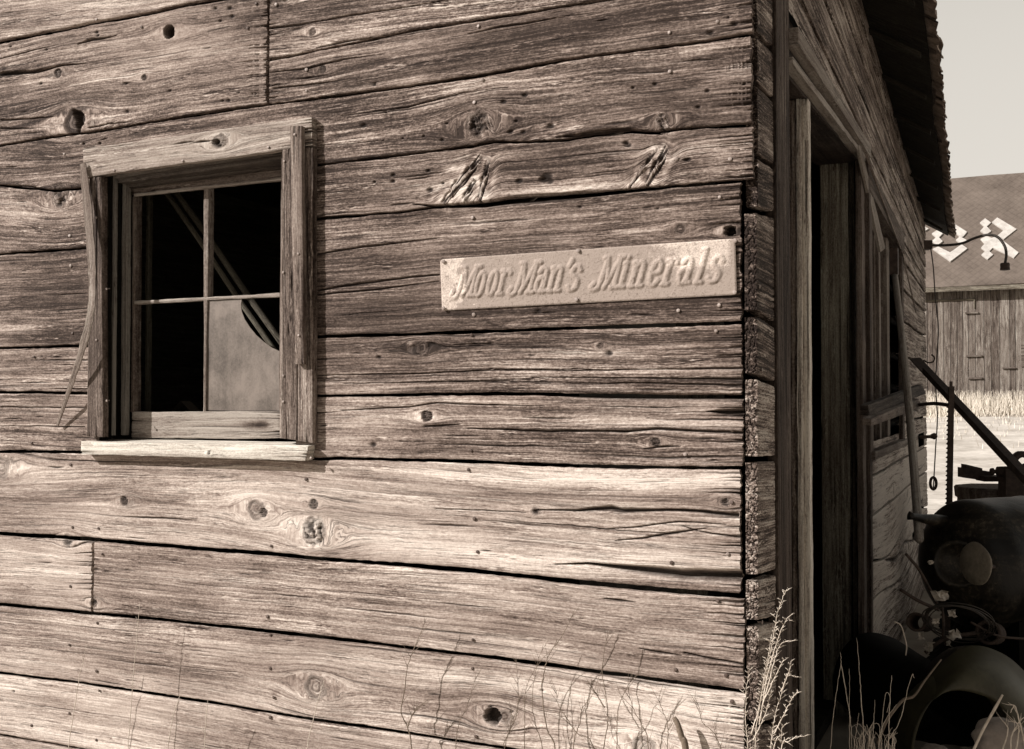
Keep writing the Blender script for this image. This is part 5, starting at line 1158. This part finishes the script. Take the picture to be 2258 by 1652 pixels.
def c6(l): return [(a*.3594, 1058+b*.3594) for a, b in l]
WE = [('dry twiggy weed with a fork below the lowest board, leftmost of the dark ones', [c8([(430, 1650), (405, 1520), (365, 1430), (385, 1300), (410, 1130), (440, 1050), (490, 930), (520, 850)]), c8([(405, 1520), (430, 1450), (460, 1400)])], .0026),
 ('slender dry weed just left of the open knot hole', [c8([(700, 1650), (720, 1500), (765, 1400), (800, 1290), (825, 1190)])], .0016),
 ('thin dry weed close right of the open knot hole', [c8([(1000, 1650), (1030, 1540), (1045, 1440), (1020, 1320)]), c8([(1030, 1540), (1075, 1440), (1085, 1300), (1070, 1100)])], .0017),
 ('pair of crossing dry weed stems right of the knot hole', [c8([(1230, 1650), (1190, 1500), (1170, 1350), (1190, 1180), (1240, 1010)]), c8([(1120, 1650), (1125, 1500), (1130, 1290), (1210, 1130), (1290, 1040)])], .0018),
 ('tallest dry weed reaching across the second board gap', [c8([(1310, 1650), (1260, 1530), (1230, 1300), (1240, 1200), (1270, 1080), (1340, 980), (1385, 900), (1430, 800)])], .0024),
 ('branching dry weed forming a loose X before the pale board', [c8([(1420, 1650), (1460, 1500), (1480, 1400), (1540, 1320), (1590, 1180)]), c8([(1550, 1650), (1450, 1560), (1380, 1460), (1330, 1380), (1318, 1290)])], .0020),
 ('upright dry weed with kinked stem at the third board gap', [c8([(1610, 1650), (1635, 1480), (1620, 1300), (1600, 1180), (1620, 1010), (1650, 920)]), c8([(1615, 1400), (1560, 1310), (1510, 1230)])], .0021),
 ('dry weed with inverted V branches near the board ends', [c8([(1690, 1650), (1700, 1400), (1755, 1270), (1790, 1210)]), c8([(1880, 1620), (1850, 1520), (1790, 1400), (1755, 1270)])], .0021),
 ('fine dry weed standing close to the thorny corner weed', [c8([(2000, 1640), (2000, 1500), (1950, 1350), (1975, 1240)]), c9([(230, 1640), (120, 1490), (100, 1400), (70, 1330)])], .0017)]
for i, (lab, paths, r0) in enumerate(WE):
    ac = Acc(); y = -.07-.02*(i % 3)
    for j, pth in enumerate(paths):
        P = toground(pth, y) if (pth[0][1] > 1630) else [W(a, b, y) for a, b in pth]
        twigs(ac, P, r0, r0*.3, i*10+j, 10, .035)
    o = thing('dry_weed', lab, 'weed', (float(P[0][0]), y, 0), 'dry weeds in front of the wall'); fin(ac, 'stem', M['twig'], o)
GR = [('long grass stalk crossing the vertical board joint, tallest at left', [c6([(785, 1650), (820, 1180), (840, 950), (858, 760)])]), ('faint grass stalk leftmost of all', [c6([(420, 1650), (480, 1250), (510, 1120), (530, 1010)])]),
 ('leaning grass stalk right of the tallest one', [c6([(1030, 1650), (1065, 1440), (1100, 1340), (1117, 1290)])]), ('short upright grass stalk under the lower board gap', [c6([(1255, 1650), (1265, 1450), (1275, 1350)])]), ('slanting grass stalk over the ringed knot', [c6([(1885, 1650), (1920, 1480), (1960, 1320), (1990, 1230)])])]
for i, (lab, paths) in enumerate(GR):
    ac = Acc(); y = -.10-.03*i
    for j, pth in enumerate(paths):
        P = toground(pth, y); twigs(ac, P, .0018, .0008, i*7+j, 2, .02)
    o = thing('grass_stalk', lab, 'grass stalk', (float(P[0][0]), y, 0), 'grass stalks in front of the wall'); fin(ac, 'stalk', M['straw'], o)
# thorny weed at the corner
ac = Acc(); y = -.09
TH_ = [[(440, 1660), (470, 1400), (540, 1050), (585, 800), (635, 670)], [(470, 1500), (520, 1200), (590, 960), (640, 850), (656, 868)], [(480, 1420), (560, 1120), (600, 1010), (668, 992)], [(500, 1350), (560, 1220), (610, 1120), (628, 1104)],
 [(540, 1650), (560, 1480), (600, 1330), (640, 1210), (700, 1210)], [(600, 1300), (650, 1180), (665, 1110)], [(560, 1560), (620, 1440), (665, 1350), (706, 1296)], [(600, 1660), (640, 1610), (690, 1585), (745, 1572)], [(400, 1660), (385, 1480), (388, 1300), (410, 1160)], [(430, 1600), (500, 1450), (545, 1290)], [(420, 1560), (455, 1440), (478, 1330), (545, 950)], [(560, 1640), (600, 1600), (610, 1500)]]
for j, pth in enumerate(TH_):
    q = c9(pth); P = toground(q, y-.02*(j % 4)) if q[0][1] > 1640 else [W(a, b, y-.02*(j % 4)) for a, b in q]
    twigs(ac, P, .0017, .0006, 200+j, 6, .015, spiky=True)
o = thing('thorny_weed', 'bushy pale dried thorny weed standing at the front corner of the shed', 'weed', W(1680, 1800, y)); fin(ac, 'stems', M['straw'], o)
# straw tuft by the doorway
ac = Acc(); y = .42
ST = [[(905, 1660), (935, 1350), (968, 1130), (965, 1060)], [(968, 1130), (1005, 1330), (1030, 1500), (1035, 1650)], [(1022, 1650), (1022, 1400), (1022, 1160)], [(1112, 1660), (1095, 1350), (1080, 1150), (1066, 970)], [(1160, 1660), (1170, 1500), (1178, 1350)], [(1262, 1660), (1268, 1400), (1281, 1200)], [(1200, 1660), (1230, 1500), (1310, 1380)],
 [(1050, 1660), (1070, 1500), (1080, 1430)], [(1180, 1660), (1130, 1560), (1080, 1500), (1030, 1520)], [(1220, 1660), (1220, 1540), (1240, 1320), (1270, 1340), (1250, 1430)], [(1140, 1660), (1150, 1520), (1200, 1500), (1215, 1600)], [(1240, 1660), (1330, 1480), (1400, 1210), (1420, 1215)], [(1300, 1660), (1290, 1560), (1240, 1570)]]
for j in range(26):
    a0 = random.Random(j).uniform(1030, 1300); rr_ = random.Random(j+90); ST.append([(a0, 1690), (a0+rr_.uniform(-20, 20), 1600), (a0+rr_.uniform(-50, 50), 1520+rr_.uniform(-40, 60))])
for j, pth in enumerate(ST):
    q = c9(pth); yy = y+.03*(j % 5)
    P = toground(q, yy) if q[0][1] > 1640 else [W(a, b, yy) for a, b in q]
    twigs(ac, P, .0026 if j in (3, 4, 5) else .0015, .0006, 400+j, 0)
o = thing('straw_tuft', 'tuft of bright dry straw beside the doorway casing', 'straw', W(1930, 1900, y)); fin(ac, 'blades', M['straw'], o)
stick('broken_reed', 'single pale broken reed standing before the fender mouth', 'reed', [Q(2135, 1680, 3.3), Q(2165, 1615, 3.3), Q(2194, 1562, 3.3), Q(2211, 1532, 3.3)], [.0045, .004, .0045, .003], M['straw'], 6)
stick('pale_twig', 'thin pale crooked twig in front of the dark lower side wall', 'twig', [Q(1972, 1371, 4.0), Q(1986, 1379, 4.0), Q(1994, 1402, 4.0), Q(1999, 1425, 4.0), Q(1997, 1445, 4.0)], .0025, M['straw'], 5)
stick('weed_stub', 'thick dark broken weed stub poking up under the corner boards', 'weed', toground([(1513, 1660), (1503, 1625), (1494, 1595), (1486, 1582)], -.05), [.012, .010, .010, .008, .006], M['twig'], 8)
stick('bare_branch', 'curved bare branch arching from the straw tuft toward the fender', 'branch', [Q(1935, 1640, 3.4), Q(1955, 1590, 3.45), Q(1990, 1545, 3.5), Q(2015, 1535, 3.5), Q(2040, 1500, 3.55), Q(2075, 1455, 3.6)], [.005, .006, .005, .004, .003], M['twig'], 6)
ac = Acc()
for j, (pth) in enumerate([[(2228, 1665), (2232, 1620), (2250, 1590), (2268, 1575)], [(2240, 1660), (2246, 1600), (2222, 1590)], [(2262, 1650), (2240, 1560), (2228, 1572)], [(2210, 1660), (2222, 1610), (2215, 1592)]]):
    twigs(ac, [Q(a, b, 3.3) for a, b in pth], .003, .001, 600+j, 4, .03)
o = thing('curled_weed', 'curled dry weed in the bottom right corner', 'weed', Q(2240, 1660, 3.3)); fin(ac, 'stems', M['straw'], o)

# little folded card standing on the inner ledge, seen through the lower left pane
ac = Acc(); y = .16; a_, b_, c_ = W(380, 905, y), W(398, 884, y), W(418, 906, y)
ac.add([a_, b_, c_, a_+[0, .03, 0], b_+[0, .05, 0], c_+[0, .06, 0]], [(0, 1, 4, 3), (1, 2, 5, 4)]); ac.add([a_-[0, 0, .05], a_, c_, c_-[0, 0, .05]], [(0, 1, 2, 3)], tris=[(0, 1, 2)])
t = thing('folded_card', 'small folded scrap peeking up behind the lower left pane', 'scrap', a_); fin(ac, 'fold', M['post'], t, smooth=False)
